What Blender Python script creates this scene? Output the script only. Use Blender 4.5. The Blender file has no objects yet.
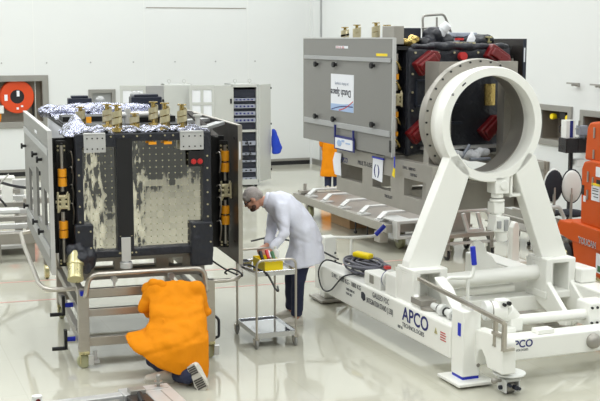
import bpy, bmesh, math, random
from mathutils import Vector, Matrix, noise
random.seed(7)
SC = bpy.context.scene
COL = SC.collection
PI = math.pi

# ------------------------------------------------------------------ materials
def srgb(r, g, b):
    f = lambda v: (v/255/12.92) if v/255 <= .04045 else ((v/255+.055)/1.055)**2.4
    return (f(r), f(g), f(b), 1)

MATS = {}
def mat(name, col, rough=.5, metal=0., var=.0, scale=6., bump=0., bscale=40., stretch=None, coat=0., spec=.5, bdist=.02):
    m = bpy.data.materials.new(name); m.use_nodes = True
    nt = m.node_tree; N = nt.nodes; Lk = nt.links
    b = N['Principled BSDF']
    b.inputs['Base Color'].default_value = col
    b.inputs['Roughness'].default_value = rough
    b.inputs['Metallic'].default_value = metal
    b.inputs['Coat Weight'].default_value = coat
    b.inputs['Specular IOR Level'].default_value = spec
    tc = N.new('ShaderNodeTexCoord')
    mp = N.new('ShaderNodeMapping')
    if stretch: mp.inputs['Scale'].default_value = stretch
    Lk.new(tc.outputs['Object'], mp.inputs['Vector'])
    if var > 0:
        nz = N.new('ShaderNodeTexNoise'); nz.inputs['Scale'].default_value = scale; nz.inputs['Detail'].default_value = 5
        Lk.new(mp.outputs[0], nz.inputs['Vector'])
        mx = N.new('ShaderNodeMix'); mx.data_type = 'RGBA'
        mx.inputs[6].default_value = tuple(max(0, c*(1-var)) for c in col[:3])+(1,)
        mx.inputs[7].default_value = tuple(min(1, c*(1+var)) for c in col[:3])+(1,)
        Lk.new(nz.outputs['Fac'], mx.inputs[0]); Lk.new(mx.outputs[2], b.inputs['Base Color'])
        mr = N.new('ShaderNodeMapRange'); mr.inputs[3].default_value = max(.02, rough*.8); mr.inputs[4].default_value = min(1, rough*1.2)
        Lk.new(nz.outputs['Fac'], mr.inputs[0]); Lk.new(mr.outputs[0], b.inputs['Roughness'])
    if bump > 0:
        n2 = N.new('ShaderNodeTexNoise'); n2.inputs['Scale'].default_value = bscale; n2.inputs['Detail'].default_value = 4
        Lk.new(mp.outputs[0], n2.inputs['Vector'])
        bp = N.new('ShaderNodeBump'); bp.inputs['Strength'].default_value = bump; bp.inputs['Distance'].default_value = bdist
        Lk.new(n2.outputs['Fac'], bp.inputs['Height']); Lk.new(bp.outputs[0], b.inputs['Normal'])
    MATS[name] = m
    return m

M_wall = mat('white_wall_paint', srgb(224, 226, 224), .45, var=.015, scale=.6)
M_darkwall = mat('dark_gallery_wall', srgb(70, 72, 74), .5, var=.1, scale=1.)
M_midwall = mat('grey_fill_cut_wall', srgb(150, 152, 152), .5, var=.03, scale=.8)  # grey chosen for the unseen left wall to cut fill light
M_ceil = mat('ceiling_paint', srgb(235, 236, 232), .6, var=.02)
M_white = mat('white_stand_enamel', srgb(246, 246, 239), .3, var=.02, scale=3., coat=.2)
M_whiteplastic = mat('white_plastic', srgb(225, 226, 222), .4, var=.03)
M_panel = mat('grey_panel', srgb(136, 135, 131), .42, .2, var=.06, scale=300., bump=.05, bscale=400.)
M_strip = mat('pale_grey_strip', srgb(172, 173, 173), .35, .3, var=.04, scale=20)
M_paneldark = mat('dark_panel_inside', srgb(62, 58, 56), .35, .4, var=.08, scale=8.)
M_steel = mat('brushed_steel', srgb(196, 190, 180), .32, .85, var=.08, scale=12., stretch=(1, 1, 8), bump=.03, bscale=90)
M_dull = mat('dull_aluminium', srgb(164, 160, 152), .42, .5, var=.16, scale=5., bump=.05, bscale=60)
M_alu = mat('bright_aluminium', srgb(208, 208, 206), .38, .4, var=.06, scale=8.)
M_tray = mat('polished_tray', srgb(215, 216, 220), .1, .95, var=.03, scale=4)
M_black = mat('black_blanket', srgb(34, 36, 44), .40, var=.25, scale=9., bump=.55, bscale=16., bdist=.03)
M_blackflat = mat('black_paint', srgb(24, 24, 26), .5, var=.15)
M_inner = mat('black_bay', srgb(14, 13, 13), .45, var=.3, scale=20, bump=.3, bscale=30)
M_foil = mat('crumpled_silver_foil', srgb(178, 180, 196), .16, 1., var=.12, scale=14., bump=1., bscale=11., bdist=.08)
M_gold = mat('gold_foil', srgb(206, 180, 112), .25, .9, var=.12, scale=20, bump=.4, bscale=30)
M_palegold = mat('pale_gold_ribbon', srgb(204, 194, 158), .35, .55, var=.1, scale=30)
M_goldcyl = mat('brassy_cover', srgb(206, 198, 152), .28, .7, var=.06, scale=12)
M_orangetape = mat('amber_tape', srgb(240, 160, 30), .4, var=.08, scale=20)
M_red = mat('red_cover', srgb(112, 18, 22), .3, var=.12, scale=20, coat=.3)
M_redcap = mat('red_cap', srgb(200, 50, 50), .4, var=.05)
M_orange = mat('orange_cloth', srgb(228, 138, 10), .8, var=.05, scale=5., bump=.25, bscale=14., bdist=.03, spec=.2)
M_lift = mat('orange_machine_paint', srgb(206, 82, 0), .45, var=.05, scale=3., spec=.3)
M_coat = mat('white_coat_cloth', srgb(226, 228, 240), .85, var=.03, scale=6., bump=.4, bscale=8., bdist=.04, spec=.2)
M_net = mat('hairnet_mesh', srgb(168, 160, 156), .85, var=.2, scale=60., bump=.4, bscale=120)
M_skin = mat('skin', srgb(196, 142, 118), .5, var=.06, scale=12)
M_beard = mat('dark_hair', srgb(84, 60, 50), .8, var=.3, scale=80, bump=.3, bscale=120)
M_navy = mat('navy_denim', srgb(38, 44, 70), .85, var=.15, scale=20, bump=.2, bscale=40)
M_blue = mat('blue_cloth', srgb(30, 66, 190), .8, var=.12, scale=8, bump=.3, bscale=10)
M_shoe = mat('pale_shoe', srgb(205, 200, 188), .7, var=.08, scale=20)
M_sole = mat('grey_rubber_tread', srgb(88, 84, 78), .7, var=.2, scale=40)
M_rubber = mat('grey_wheel_rubber', srgb(150, 150, 146), .55, var=.1, scale=20)
M_greenwheel = mat('olive_wheel', srgb(176, 176, 140), .45, var=.1, scale=14)
M_darkrubber = mat('dark_rubber', srgb(34, 34, 36), .5, var=.15, scale=20)
M_yellow = mat('yellow_plastic', srgb(246, 218, 10), .4, var=.04, scale=5)
M_bluegrip = mat('blue_grip', srgb(28, 48, 190), .4, var=.06, scale=8)
M_inkblue = mat('deep_blue_ink', srgb(30, 36, 110), .5, var=.03)
M_inkdark = mat('dark_ink', srgb(52, 54, 66), .6, var=.03)
M_inkred = mat('red_ink', srgb(190, 70, 70), .6, var=.03)
M_paper = mat('paper', srgb(236, 238, 242), .7, var=.02)
M_cyan = mat('pale_blue_ink', srgb(168, 192, 226), .6, var=.03)
M_rack = mat('rack_grey_enamel', srgb(196, 198, 193), .45, var=.03, scale=4)
M_rackdark = mat('rack_unit_dark', srgb(44, 48, 60), .4, .2, var=.2, scale=20)
M_rackunit = mat('rack_unit_silver', srgb(170, 176, 190), .35, .4, var=.12, scale=30)
M_niche = mat('niche_metal', srgb(146, 138, 126), .42, .45, var=.15, scale=3., stretch=(6, 6, .6))
M_frame = mat('niche_frame_metal', srgb(160, 158, 152), .4, .5, var=.06, scale=6)
M_reel = mat('red_orange_reel', srgb(214, 72, 24), .4, var=.06, scale=8, coat=.2)
M_chair = mat('dark_chair_fabric', srgb(36, 38, 46), .8, var=.15, scale=20)
M_monitor = mat('monitor_black', srgb(32, 30, 32), .25, var=.1)
M_brown = mat('cardboard', srgb(196, 160, 120), .8, var=.1, scale=8)
M_cable = mat('black_cable', srgb(36, 36, 40), .5, var=.1)
M_cablegrey = mat('grey_cable', srgb(104, 104, 114), .5, var=.25, scale=30)
M_green = mat('green_tool', srgb(60, 110, 70), .5, var=.1)
M_redline = mat('red_floor_tape', srgb(206, 150, 140), .4, var=.2, scale=8)
M_platform = mat('brown_grey_deck', srgb(140, 130, 122), .35, .3, var=.15, scale=4)

def floor_mat():
    m = mat('glossy_floor_epoxy', srgb(205, 203, 190), .12, var=.0, coat=0.)
    nt = m.node_tree; N = nt.nodes; Lk = nt.links; b = N['Principled BSDF']
    tc = N.new('ShaderNodeTexCoord')
    nz = N.new('ShaderNodeTexNoise'); nz.inputs['Scale'].default_value = .7; nz.inputs['Detail'].default_value = 6
    Lk.new(tc.outputs['Object'], nz.inputs['Vector'])
    br = N.new('ShaderNodeTexBrick'); br.inputs['Scale'].default_value = 1.; br.offset = 0
    br.inputs['Brick Width'].default_value = 1.2; br.inputs['Row Height'].default_value = 1.2; br.inputs['Mortar Size'].default_value = .006
    br.inputs['Color1'].default_value = srgb(196, 194, 179); br.inputs['Color2'].default_value = srgb(194, 192, 177); br.inputs['Mortar'].default_value = srgb(190, 188, 173)
    Lk.new(tc.outputs['Object'], br.inputs['Vector'])
    mx = N.new('ShaderNodeMix'); mx.data_type = 'RGBA'; mx.blend_type = 'MULTIPLY'; mx.inputs[0].default_value = 1
    cr = N.new('ShaderNodeValToRGB'); cr.color_ramp.elements[0].color = (.93, .93, .92, 1); cr.color_ramp.elements[1].color = (1, 1, 1, 1)
    Lk.new(nz.outputs['Fac'], cr.inputs[0]); Lk.new(br.outputs['Color'], mx.inputs[6]); Lk.new(cr.outputs[0], mx.inputs[7])
    Lk.new(mx.outputs[2], b.inputs['Base Color'])
    b.inputs['Roughness'].default_value = .05
    b.inputs['Specular IOR Level'].default_value = .8
    n2 = N.new('ShaderNodeTexNoise'); n2.inputs['Scale'].default_value = 2.2; n2.inputs['Detail'].default_value = 2
    Lk.new(tc.outputs['Object'], n2.inputs['Vector'])
    bp = N.new('ShaderNodeBump'); bp.inputs['Strength'].default_value = .04; bp.inputs['Distance'].default_value = .02
    Lk.new(n2.outputs['Fac'], bp.inputs['Height']); Lk.new(bp.outputs[0], b.inputs['Normal'])
    return m
M_floor = floor_mat()

def mirror_mat():
    """second-surface mirror tiles: small square tiles, each tilted a hair, with dark joints and pale dots at the crossings"""
    m = mat('mirror_tiles', srgb(196, 190, 176), .04, 1.)
    nt = m.node_tree; N = nt.nodes; Lk = nt.links; b = N['Principled BSDF']
    tc = N.new('ShaderNodeTexCoord')
    vm = N.new('ShaderNodeVectorMath'); vm.operation = 'SCALE'; vm.inputs['Scale'].default_value = 1/.062
    Lk.new(tc.outputs['Object'], vm.inputs[0])
    fl = N.new('ShaderNodeVectorMath'); fl.operation = 'FLOOR'; Lk.new(vm.outputs[0], fl.inputs[0])
    fr = N.new('ShaderNodeVectorMath'); fr.operation = 'FRACTION'; Lk.new(vm.outputs[0], fr.inputs[0])
    sx = N.new('ShaderNodeSeparateXYZ'); Lk.new(fr.outputs[0], sx.inputs[0])
    sf = N.new('ShaderNodeSeparateXYZ'); Lk.new(fl.outputs[0], sf.inputs[0])
    cb = N.new('ShaderNodeCombineXYZ'); Lk.new(sf.outputs[0], cb.inputs[0]); Lk.new(sf.outputs[2], cb.inputs[1])
    wn = N.new('ShaderNodeTexWhiteNoise'); wn.noise_dimensions = '3D'; Lk.new(cb.outputs[0], wn.inputs['Vector'])
    sub = N.new('ShaderNodeVectorMath'); sub.operation = 'SUBTRACT'; sub.inputs[1].default_value = (.5, .5, .5); Lk.new(wn.outputs['Color'], sub.inputs[0])
    sc = N.new('ShaderNodeVectorMath'); sc.operation = 'SCALE'; sc.inputs['Scale'].default_value = .018; Lk.new(sub.outputs[0], sc.inputs[0])
    n3 = N.new('ShaderNodeTexNoise'); n3.inputs['Scale'].default_value = 5; n3.inputs['Detail'].default_value = 6; Lk.new(tc.outputs['Object'], n3.inputs['Vector'])
    s3 = N.new('ShaderNodeVectorMath'); s3.operation = 'SUBTRACT'; s3.inputs[1].default_value = (.5, .5, .5); Lk.new(n3.outputs['Color'], s3.inputs[0])
    mpn = N.new('ShaderNodeMapping'); mpn.inputs['Scale'].default_value = (5, 1, 1.2); Lk.new(tc.outputs['Object'], mpn.inputs['Vector'])
    n3.inputs['Scale'].default_value = 6; Lk.new(mpn.outputs[0], n3.inputs['Vector'])
    so = N.new('ShaderNodeSeparateXYZ'); Lk.new(tc.outputs['Object'], so.inputs[0])
    n5 = N.new('ShaderNodeTexNoise'); n5.inputs['Scale'].default_value = 9; n5.inputs['Detail'].default_value = 3; Lk.new(tc.outputs['Object'], n5.inputs['Vector'])
    wx = N.new('ShaderNodeMath'); wx.operation = 'MULTIPLY_ADD'; wx.inputs[1].default_value = .16; Lk.new(n5.outputs['Fac'], wx.inputs[0]); Lk.new(so.outputs[0], wx.inputs[2])
    def band(lo, hi, w):      # 1 between lo and hi along the panel, soft ends, the wrinkled film strips
        a = N.new('ShaderNodeMapRange'); a.inputs[1].default_value = lo-w; a.inputs[2].default_value = lo+w; Lk.new(wx.outputs[0], a.inputs[0])
        c = N.new('ShaderNodeMapRange'); c.inputs[1].default_value = hi-w; c.inputs[2].default_value = hi+w; c.inputs[3].default_value = 1; c.inputs[4].default_value = 0; Lk.new(wx.outputs[0], c.inputs[0])
        d = N.new('ShaderNodeMath'); d.operation = 'MULTIPLY'; Lk.new(a.outputs[0], d.inputs[0]); Lk.new(c.outputs[0], d.inputs[1]); return d.outputs[0]
    bs = N.new('ShaderNodeMath'); bs.operation = 'ADD'; Lk.new(band(-.70, -.32, .03), bs.inputs[0]); Lk.new(band(-.15, .07, .03), bs.inputs[1])
    mk = N.new('ShaderNodeMapRange'); mk.inputs[3].default_value = .025; mk.inputs[4].default_value = .55; Lk.new(bs.outputs[0], mk.inputs[0])
    tilt = N.new('ShaderNodeCombineXYZ'); tz = N.new('ShaderNodeMath'); tz.operation = 'MULTIPLY'; tz.inputs[1].default_value = .022; Lk.new(band(-.30, -.15, .01), tz.inputs[0]); Lk.new(tz.outputs[0], tilt.inputs[2])
    s4 = N.new('ShaderNodeVectorMath'); s4.operation = 'SCALE'; Lk.new(mk.outputs[0], s4.inputs['Scale']); Lk.new(s3.outputs[0], s4.inputs[0])
    s6 = N.new('ShaderNodeVectorMath'); Lk.new(s4.outputs[0], s6.inputs[0]); Lk.new(tilt.outputs[0], s6.inputs[1])
    geo = N.new('ShaderNodeNewGeometry')
    ad = N.new('ShaderNodeVectorMath'); Lk.new(geo.outputs['Normal'], ad.inputs[0]); Lk.new(sc.outputs[0], ad.inputs[1])
    ad2 = N.new('ShaderNodeVectorMath'); Lk.new(ad.outputs[0], ad2.inputs[0]); Lk.new(s6.outputs[0], ad2.inputs[1])
    nm = N.new('ShaderNodeVectorMath'); nm.operation = 'NORMALIZE'; Lk.new(ad2.outputs[0], nm.inputs[0]); Lk.new(nm.outputs[0], b.inputs['Normal'])
    def near_edge(sock, w):
        a = N.new('ShaderNodeMath'); a.operation = 'SUBTRACT'; a.inputs[1].default_value = .5; Lk.new(sock, a.inputs[0])
        c = N.new('ShaderNodeMath'); c.operation = 'ABSOLUTE'; Lk.new(a.outputs[0], c.inputs[0])
        d = N.new('ShaderNodeMath'); d.operation = 'GREATER_THAN'; d.inputs[1].default_value = .5-w; Lk.new(c.outputs[0], d.inputs[0])
        return d.outputs[0]
    ex, ez = near_edge(sx.outputs[0], .035), near_edge(sx.outputs[2], .035)
    mxm = N.new('ShaderNodeMath'); mxm.operation = 'MAXIMUM'; Lk.new(ex, mxm.inputs[0]); Lk.new(ez, mxm.inputs[1])
    dx, dz = near_edge(sx.outputs[0], .10), near_edge(sx.outputs[2], .10)
    dm = N.new('ShaderNodeMath'); dm.operation = 'MULTIPLY'; Lk.new(dx, dm.inputs[0]); Lk.new(dz, dm.inputs[1])
    c1 = N.new('ShaderNodeMix'); c1.data_type = 'RGBA'; c1.inputs[6].default_value = srgb(240, 236, 224); c1.inputs[7].default_value = srgb(250, 250, 246)
    Lk.new(mxm.outputs[0], c1.inputs[0])
    c2 = N.new('ShaderNodeMix'); c2.data_type = 'RGBA'; c2.inputs[7].default_value = srgb(176, 170, 140)
    Lk.new(dm.outputs[0], c2.inputs[0]); Lk.new(c1.outputs[2], c2.inputs[6]); Lk.new(c2.outputs[2], b.inputs['Base Color'])
    r1 = N.new('ShaderNodeMapRange'); r1.inputs[3].default_value = .03; r1.inputs[4].default_value = .55; Lk.new(dm.outputs[0], r1.inputs[0]); Lk.new(r1.outputs[0], b.inputs['Roughness'])
    m1 = N.new('ShaderNodeMapRange'); m1.inputs[3].default_value = 1; m1.inputs[4].default_value = .1; Lk.new(dm.outputs[0], m1.inputs[0]); Lk.new(m1.outputs[0], b.inputs['Metallic'])
    return m
M_mirror = mirror_mat()

def emit_mat(name, col, s):
    m = bpy.data.materials.new(name); m.use_nodes = True
    b = m.node_tree.nodes['Principled BSDF']
    b.inputs['Base Color'].default_value = col
    b.inputs['Emission Color'].default_value = col; b.inputs['Emission Strength'].default_value = s
    return m

# ------------------------------------------------------------------ mesh builder
class MB:
    def __init__(s): s.v = []; s.f = []; s.sm = []; s.M = Matrix.Identity(4)
    def add(s, vs, fs, smooth=False):
        o = len(s.v)
        s.v += [tuple(s.M @ Vector(p)) for p in vs]
        for f in fs: s.f.append([i+o for i in f]); s.sm.append(smooth)
        return s
    def box(s, x0, x1, y0, y1, z0, z1):
        x0, x1 = min(x0, x1), max(x0, x1); y0, y1 = min(y0, y1), max(y0, y1); z0, z1 = min(z0, z1), max(z0, z1)
        vs = [(x, y, z) for x in (x0, x1) for y in (y0, y1) for z in (z0, z1)]
        return s.add(vs, [(0, 1, 3, 2), (4, 6, 7, 5), (0, 4, 5, 1), (2, 3, 7, 6), (0, 2, 6, 4), (1, 5, 7, 3)])
    def obox(s, c, size, rot=(0, 0, 0)):
        from mathutils import Euler
        R = Euler(rot).to_matrix(); c = Vector(c)
        vs = [c + R @ Vector((i*size[0]/2, j*size[1]/2, k*size[2]/2)) for i in (-1, 1) for j in (-1, 1) for k in (-1, 1)]
        return s.add([tuple(v) for v in vs], [(0, 1, 3, 2), (4, 6, 7, 5), (0, 4, 5, 1), (2, 3, 7, 6), (0, 2, 6, 4), (1, 5, 7, 3)])
    def bar(s, p0, p1, w, h, up=(0, 0, 1)):
        """rectangular bar from p0 to p1"""
        p0, p1 = Vector(p0), Vector(p1); d = (p1-p0).normalized(); up = Vector(up)
        if abs(d.dot(up)) > .99: up = Vector((1, 0, 0))
        x = d.cross(up).normalized(); y = x.cross(d)
        vs = [tuple(p + x*i*w/2 + y*j*h/2) for p in (p0, p1) for i, j in ((-1, -1), (1, -1), (1, 1), (-1, 1))]
        return s.add(vs, [(3, 2, 1, 0), (4, 5, 6, 7), (0, 1, 5, 4), (1, 2, 6, 5), (2, 3, 7, 6), (3, 0, 4, 7)])
    def cyl(s, p0, p1, r0, r1=None, n=20, caps=True):
        return s.sweep([p0, p1], [r0, r0 if r1 is None else r1], n, caps, hard=True)
    def sweep(s, pts, r, n=10, caps=True, hard=False, closed=False):
        P = [Vector(p) for p in pts]; k = len(P)
        rr = r if isinstance(r, (list, tuple)) else [r]*k
        T = []
        for i in range(k):
            a = P[i-1] if (i > 0 or closed) else P[i]; b = P[(i+1) % k] if (i < k-1 or closed) else P[i]
            T.append((b-a).normalized())
        u = Vector((0, 0, 1)) if abs(T[0].z) < .9 else Vector((1, 0, 0))
        x = T[0].cross(u).normalized(); vs = []
        for i in range(k):
            x = (x - T[i]*x.dot(T[i])).normalized(); y = T[i].cross(x)
            for j in range(n):
                a = 2*PI*j/n; vs.append(tuple(P[i] + (x*math.cos(a)+y*math.sin(a))*rr[i]))
        fs = [(i*n+j, i*n+(j+1) % n, ((i+1) % k)*n+(j+1) % n, ((i+1) % k)*n+j) for i in range(k if closed else k-1) for j in range(n)]
        s.add(vs, fs, True)
        if caps and not closed:
            s.add(vs[:n], [tuple(range(n-1, -1, -1))]); s.add(vs[-n:], [tuple(range(n))])
        return s
    def tube(s, pts, r, bend=.06, n=10, seg=5, closed=False):
        P = [Vector(p) for p in pts]; out = []
        for i, p in enumerate(P):
            if 0 < i < len(P)-1:
                a, b = (P[i-1]-p), (P[i+1]-p); d = min(bend, a.length*.49, b.length*.49)
                a = p + a.normalized()*d; b = p + b.normalized()*d
                for k in range(seg+1):
                    t = k/seg; out.append(a*(1-t)**2 + p*2*t*(1-t) + b*t*t)
            else: out.append(p)
        return s.sweep(out, r, n)
    def spline(s, pts, r, n=8, seg=8):
        P = [Vector(p) for p in pts]; P = [P[0]*2-P[1]] + P + [P[-1]*2-P[-2]]; out = []
        for i in range(1, len(P)-2):
            for k in range(seg):
                t = k/seg; a, b, c, d = P[i-1], P[i], P[i+1], P[i+2]
                out.append(.5*((2*b)+(c-a)*t+(2*a-5*b+4*c-d)*t*t+(3*b-a-3*c+d)*t**3))
        out.append(P[-2])
        return s.sweep(out, r, n)
    def prism(s, poly, axis, t0, t1):
        """poly in the two other axes (in x,y,z order), pushed along axis"""
        def mk(p, t): return {'x': (t, p[0], p[1]), 'y': (p[0], t, p[1]), 'z': (p[0], p[1], t)}[axis]
        n = len(poly); vs = [mk(p, t0) for p in poly] + [mk(p, t1) for p in poly]
        fs = [tuple(range(n-1, -1, -1)), tuple(range(n, 2*n))] + [(i, (i+1) % n, n+(i+1) % n, n+i) for i in range(n)]
        return s.add(vs, fs)
    def lathe(s, prof, c=(0, 0, 0), axis='z', n=32, smooth=True):
        vs = []
        for r, h in prof:
            for j in range(n):
                a = 2*PI*j/n; x, y = r*math.cos(a), r*math.sin(a)
                p = {'z': (x, y, h), 'y': (x, h, y), 'x': (h, x, y)}[axis]
                vs.append((p[0]+c[0], p[1]+c[1], p[2]+c[2]))
        k = len(prof)
        fs = [(i*n+j, i*n+(j+1) % n, (i+1)*n+(j+1) % n, (i+1)*n+j) for i in range(k-1) for j in range(n)]
        s.add(vs, fs, smooth)
        for e in (0, k-1):
            if prof[e][0] > 1e-5 and prof[0] != prof[-1]: s.add(vs[e*n:(e+1)*n], [tuple(range(n))])
        return s
    def ell(s, c, r, rot=(0, 0, 0), n=16, m=10):
        from mathutils import Euler
        R = Euler(rot).to_matrix(); vs = []
        for i in range(m+1):
            t = PI*i/m
            for j in range(n):
                a = 2*PI*j/n
                vs.append(tuple(Vector(c) + R @ Vector((r[0]*math.sin(t)*math.cos(a), r[1]*math.sin(t)*math.sin(a), r[2]*math.cos(t)))))
        return s.add(vs, [(i*n+j, (i+1)*n+j, (i+1)*n+(j+1) % n, i*n+(j+1) % n) for i in range(m) for j in range(n)], True)
    def rings(s, rs, n=24, caps=True):
        """rs: list of (center, xvec, yvec)"""
        vs = []
        for c, x, y in rs:
            for j in range(n):
                a = 2*PI*j/n; vs.append(tuple(Vector(c)+Vector(x)*math.cos(a)+Vector(y)*math.sin(a)))
        k = len(rs)
        s.add(vs, [(i*n+j, i*n+(j+1) % n, (i+1)*n+(j+1) % n, (i+1)*n+j) for i in range(k-1) for j in range(n)], True)
        if caps: s.add(vs[:n], [tuple(range(n-1, -1, -1))]); s.add(vs[-n:], [tuple(range(n))])
        return s
    def plate(s, axis, t0, t1, u0, u1, w0, w1, holes=()):
        """slab normal to axis with rectangular holes (u0,u1,w0,w1), hole walls included"""
        us = sorted({u0, u1, *[h[0] for h in holes], *[h[1] for h in holes]}); ws = sorted({w0, w1, *[h[2] for h in holes], *[h[3] for h in holes]})
        us = [u for u in us if u0 <= u <= u1]; ws = [w for w in ws if w0 <= w <= w1]
        solid = {}
        for i in range(len(us)-1):
            for j in range(len(ws)-1):
                cu, cw = (us[i]+us[i+1])/2, (ws[j]+ws[j+1])/2
                solid[i, j] = not any(h[0] < cu < h[1] and h[2] < cw < h[3] for h in holes)
        def mk(t, u, w): return {'x': (t, u, w), 'y': (u, t, w), 'z': (u, w, t)}[axis]
        for (i, j), ok in solid.items():
            if not ok: continue
            a, b, c, d = us[i], us[i+1], ws[j], ws[j+1]
            for t in (t0, t1): s.add([mk(t, a, c), mk(t, b, c), mk(t, b, d), mk(t, a, d)], [(0, 1, 2, 3)])
            for (di, dj), (p, q) in {(-1, 0): ((a, c), (a, d)), (1, 0): ((b, c), (b, d)), (0, -1): ((a, c), (b, c)), (0, 1): ((a, d), (b, d))}.items():
                if not solid.get((i+di, j+dj), False):
                    s.add([mk(t0, *p), mk(t0, *q), mk(t1, *q), mk(t1, *p)], [(0, 1, 2, 3)])
        return s
    def pieces(s):
        """the shapes that do not touch each other, each as a builder of its own"""
        n = len(s.v); up = list(range(n))
        def find(i):
            while up[i] != i: up[i] = up[up[i]]; i = up[i]
            return i
        key = {}
        for i, p in enumerate(s.v):
            k = (round(p[0], 5), round(p[1], 5), round(p[2], 5))
            if k in key: up[find(i)] = find(key[k])
            else: key[k] = i
        for f in s.f:
            a = find(f[0])
            for j in f[1:]: up[find(j)] = a
        bb = {}
        for i, p in enumerate(s.v):
            q = bb.setdefault(find(i), [list(p), list(p)])
            for k in range(3): q[0][k] = min(q[0][k], p[k]); q[1][k] = max(q[1][k], p[k])
        ids = list(bb); par = {i: i for i in ids}
        def top(i):
            while par[i] != i: i = par[i]
            return i
        for x in range(len(ids)):
            for y in range(x):
                A, B = bb[ids[x]], bb[ids[y]]
                if all(A[0][k]-.003 <= B[1][k] and B[0][k]-.003 <= A[1][k] for k in range(3)): par[top(ids[x])] = top(ids[y])
        groups = {}
        for f, sm in zip(s.f, s.sm): groups.setdefault(top(find(f[0])), []).append((f, sm))
        if len(groups) < 2: return [s]
        out = []
        for fs in groups.values():
            m = MB(); mp = {}
            for f, sm in fs:
                g = []
                for i in f:
                    if i not in mp: mp[i] = len(m.v); m.v.append(s.v[i])
                    g.append(mp[i])
                m.f.append(g); m.sm.append(sm)
            out.append(m)
        return out
    def mesh(s, name, off=(0, 0, 0), weld=True):
        me = bpy.data.meshes.new(name)
        me.from_pydata([(p[0]-off[0], p[1]-off[1], p[2]-off[2]) for p in s.v], [], s.f)
        me.polygons.foreach_set('use_smooth', s.sm)
        bm = bmesh.new(); bm.from_mesh(me)
        if weld: bmesh.ops.remove_doubles(bm, verts=bm.verts, dist=1e-5)
        bmesh.ops.recalc_face_normals(bm, faces=bm.faces)
        for e in bm.edges:
            if len(e.link_faces) == 2 and e.calc_face_angle(0) > .7: e.smooth = False
        bm.to_mesh(me); bm.free(); me.update()
        return me

WHOLE = {'lettering', 'tread', 'notice_print', 'red_lettering', 'print', 'scale_mark', 'side_panel', 'trousers', 'glasses', 'vent_slot', 'name_tag'}
# ------------------------------------------------------------------ things and parts
class T:
    def __init__(s, name, label, cat, frame=(0, 0, 0), base=(0, 0, 0), group=None):
        ca, sa = math.cos(math.radians(frame[2])), math.sin(math.radians(frame[2]))
        s.base = base; s.frame = frame
        s.loc = (frame[0]+base[0]*ca-base[1]*sa, frame[1]+base[0]*sa+base[1]*ca, base[2]); s.rot = math.radians(frame[2])
        s.name, s.props = name, dict(label=label, category=cat)
        if group: s.props['group'] = group
        s.e = None
    def root(s):
        if s.e is None:
            s.e = bpy.data.objects.new(s.name, None); s.e.empty_display_size = .1; COL.objects.link(s.e); s._place(s.e)
        return s.e
    def _place(s, o):
        o.location = s.loc; o.rotation_euler = (0, 0, s.rot)
        for k, v in s.props.items(): o[k] = v
    def solo(s, mb, m, bev=0):
        o = bpy.data.objects.new(s.name, mb.mesh(s.name, s.base) if isinstance(mb, MB) else mb); o.data.materials.append(m); COL.objects.link(o); s._place(o); bevel(o, bev); return o
    def part(s, name, mb, m, parent=None, bev=0, label=None, kind=None):
        ps = mb.pieces() if isinstance(mb, MB) and name not in WHOLE else [mb]
        first = None
        for p in ps:
            me = p.mesh(name, s.base) if isinstance(p, MB) else p
            o = bpy.data.objects.new(name, me); me.materials.append(m); COL.objects.link(o)
            o.parent = parent or s.root()
            if label: o['label'] = label
            if kind: o['kind'] = kind
            bevel(o, bev); first = first or o
        return first
    def text(s, string, p, x, up, size, m, parent=None, name='lettering', align='LEFT', depth=.0008, bold=0., sx=1.):
        cu = bpy.data.curves.new(name, 'FONT'); cu.body = string; cu.size = size; cu.align_x = align; cu.extrude = depth; cu.offset = bold
        cu.resolution_u = 3
        o = bpy.data.objects.new(name, cu)
        X = Vector(x).normalized(); Y = Vector(up).normalized(); Z = X.cross(Y)
        Mx = Matrix((( X.x*sx, Y.x, Z.x), (X.y*sx, Y.y, Z.y), (X.z*sx, Y.z, Z.z))).to_4x4()
        # bake to a mesh so that it reads like any other part
        COL.objects.link(o); dg = bpy.context.evaluated_depsgraph_get()
        me = bpy.data.meshes.new_from_object(o.evaluated_get(dg)); bpy.data.objects.remove(o); bpy.data.curves.remove(cu)
        P = Vector(p) - Vector(s.base)
        me.transform(Matrix.Translation(P) @ Mx); me.name = name; me.materials.clear(); me.materials.append(m)
        q = bpy.data.objects.new(name, me); COL.objects.link(q); q.parent = parent or s.root(); return q

def bevel(o, w):
    if w:
        b = o.modifiers.new('edge', 'BEVEL'); b.width = w; b.segments = 2; b.limit_method = 'ANGLE'; b.angle_limit = .6

def copy_tree(o, parent=None):
    c = o.copy(); COL.objects.link(c)
    if parent: c.parent = parent
    for ch in list(o.children): copy_tree(ch, c)
    return c

def struct(name, mb, m, frame=(0, 0, 0), parent=None):
    o = bpy.data.objects.new(name, mb.mesh(name)); o.data.materials.append(m); COL.objects.link(o)
    if parent: o.parent = parent
    else: o.location = (frame[0], frame[1], 0); o.rotation_euler = (0, 0, math.radians(frame[2])); o['kind'] = 'structure'
    return o

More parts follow.
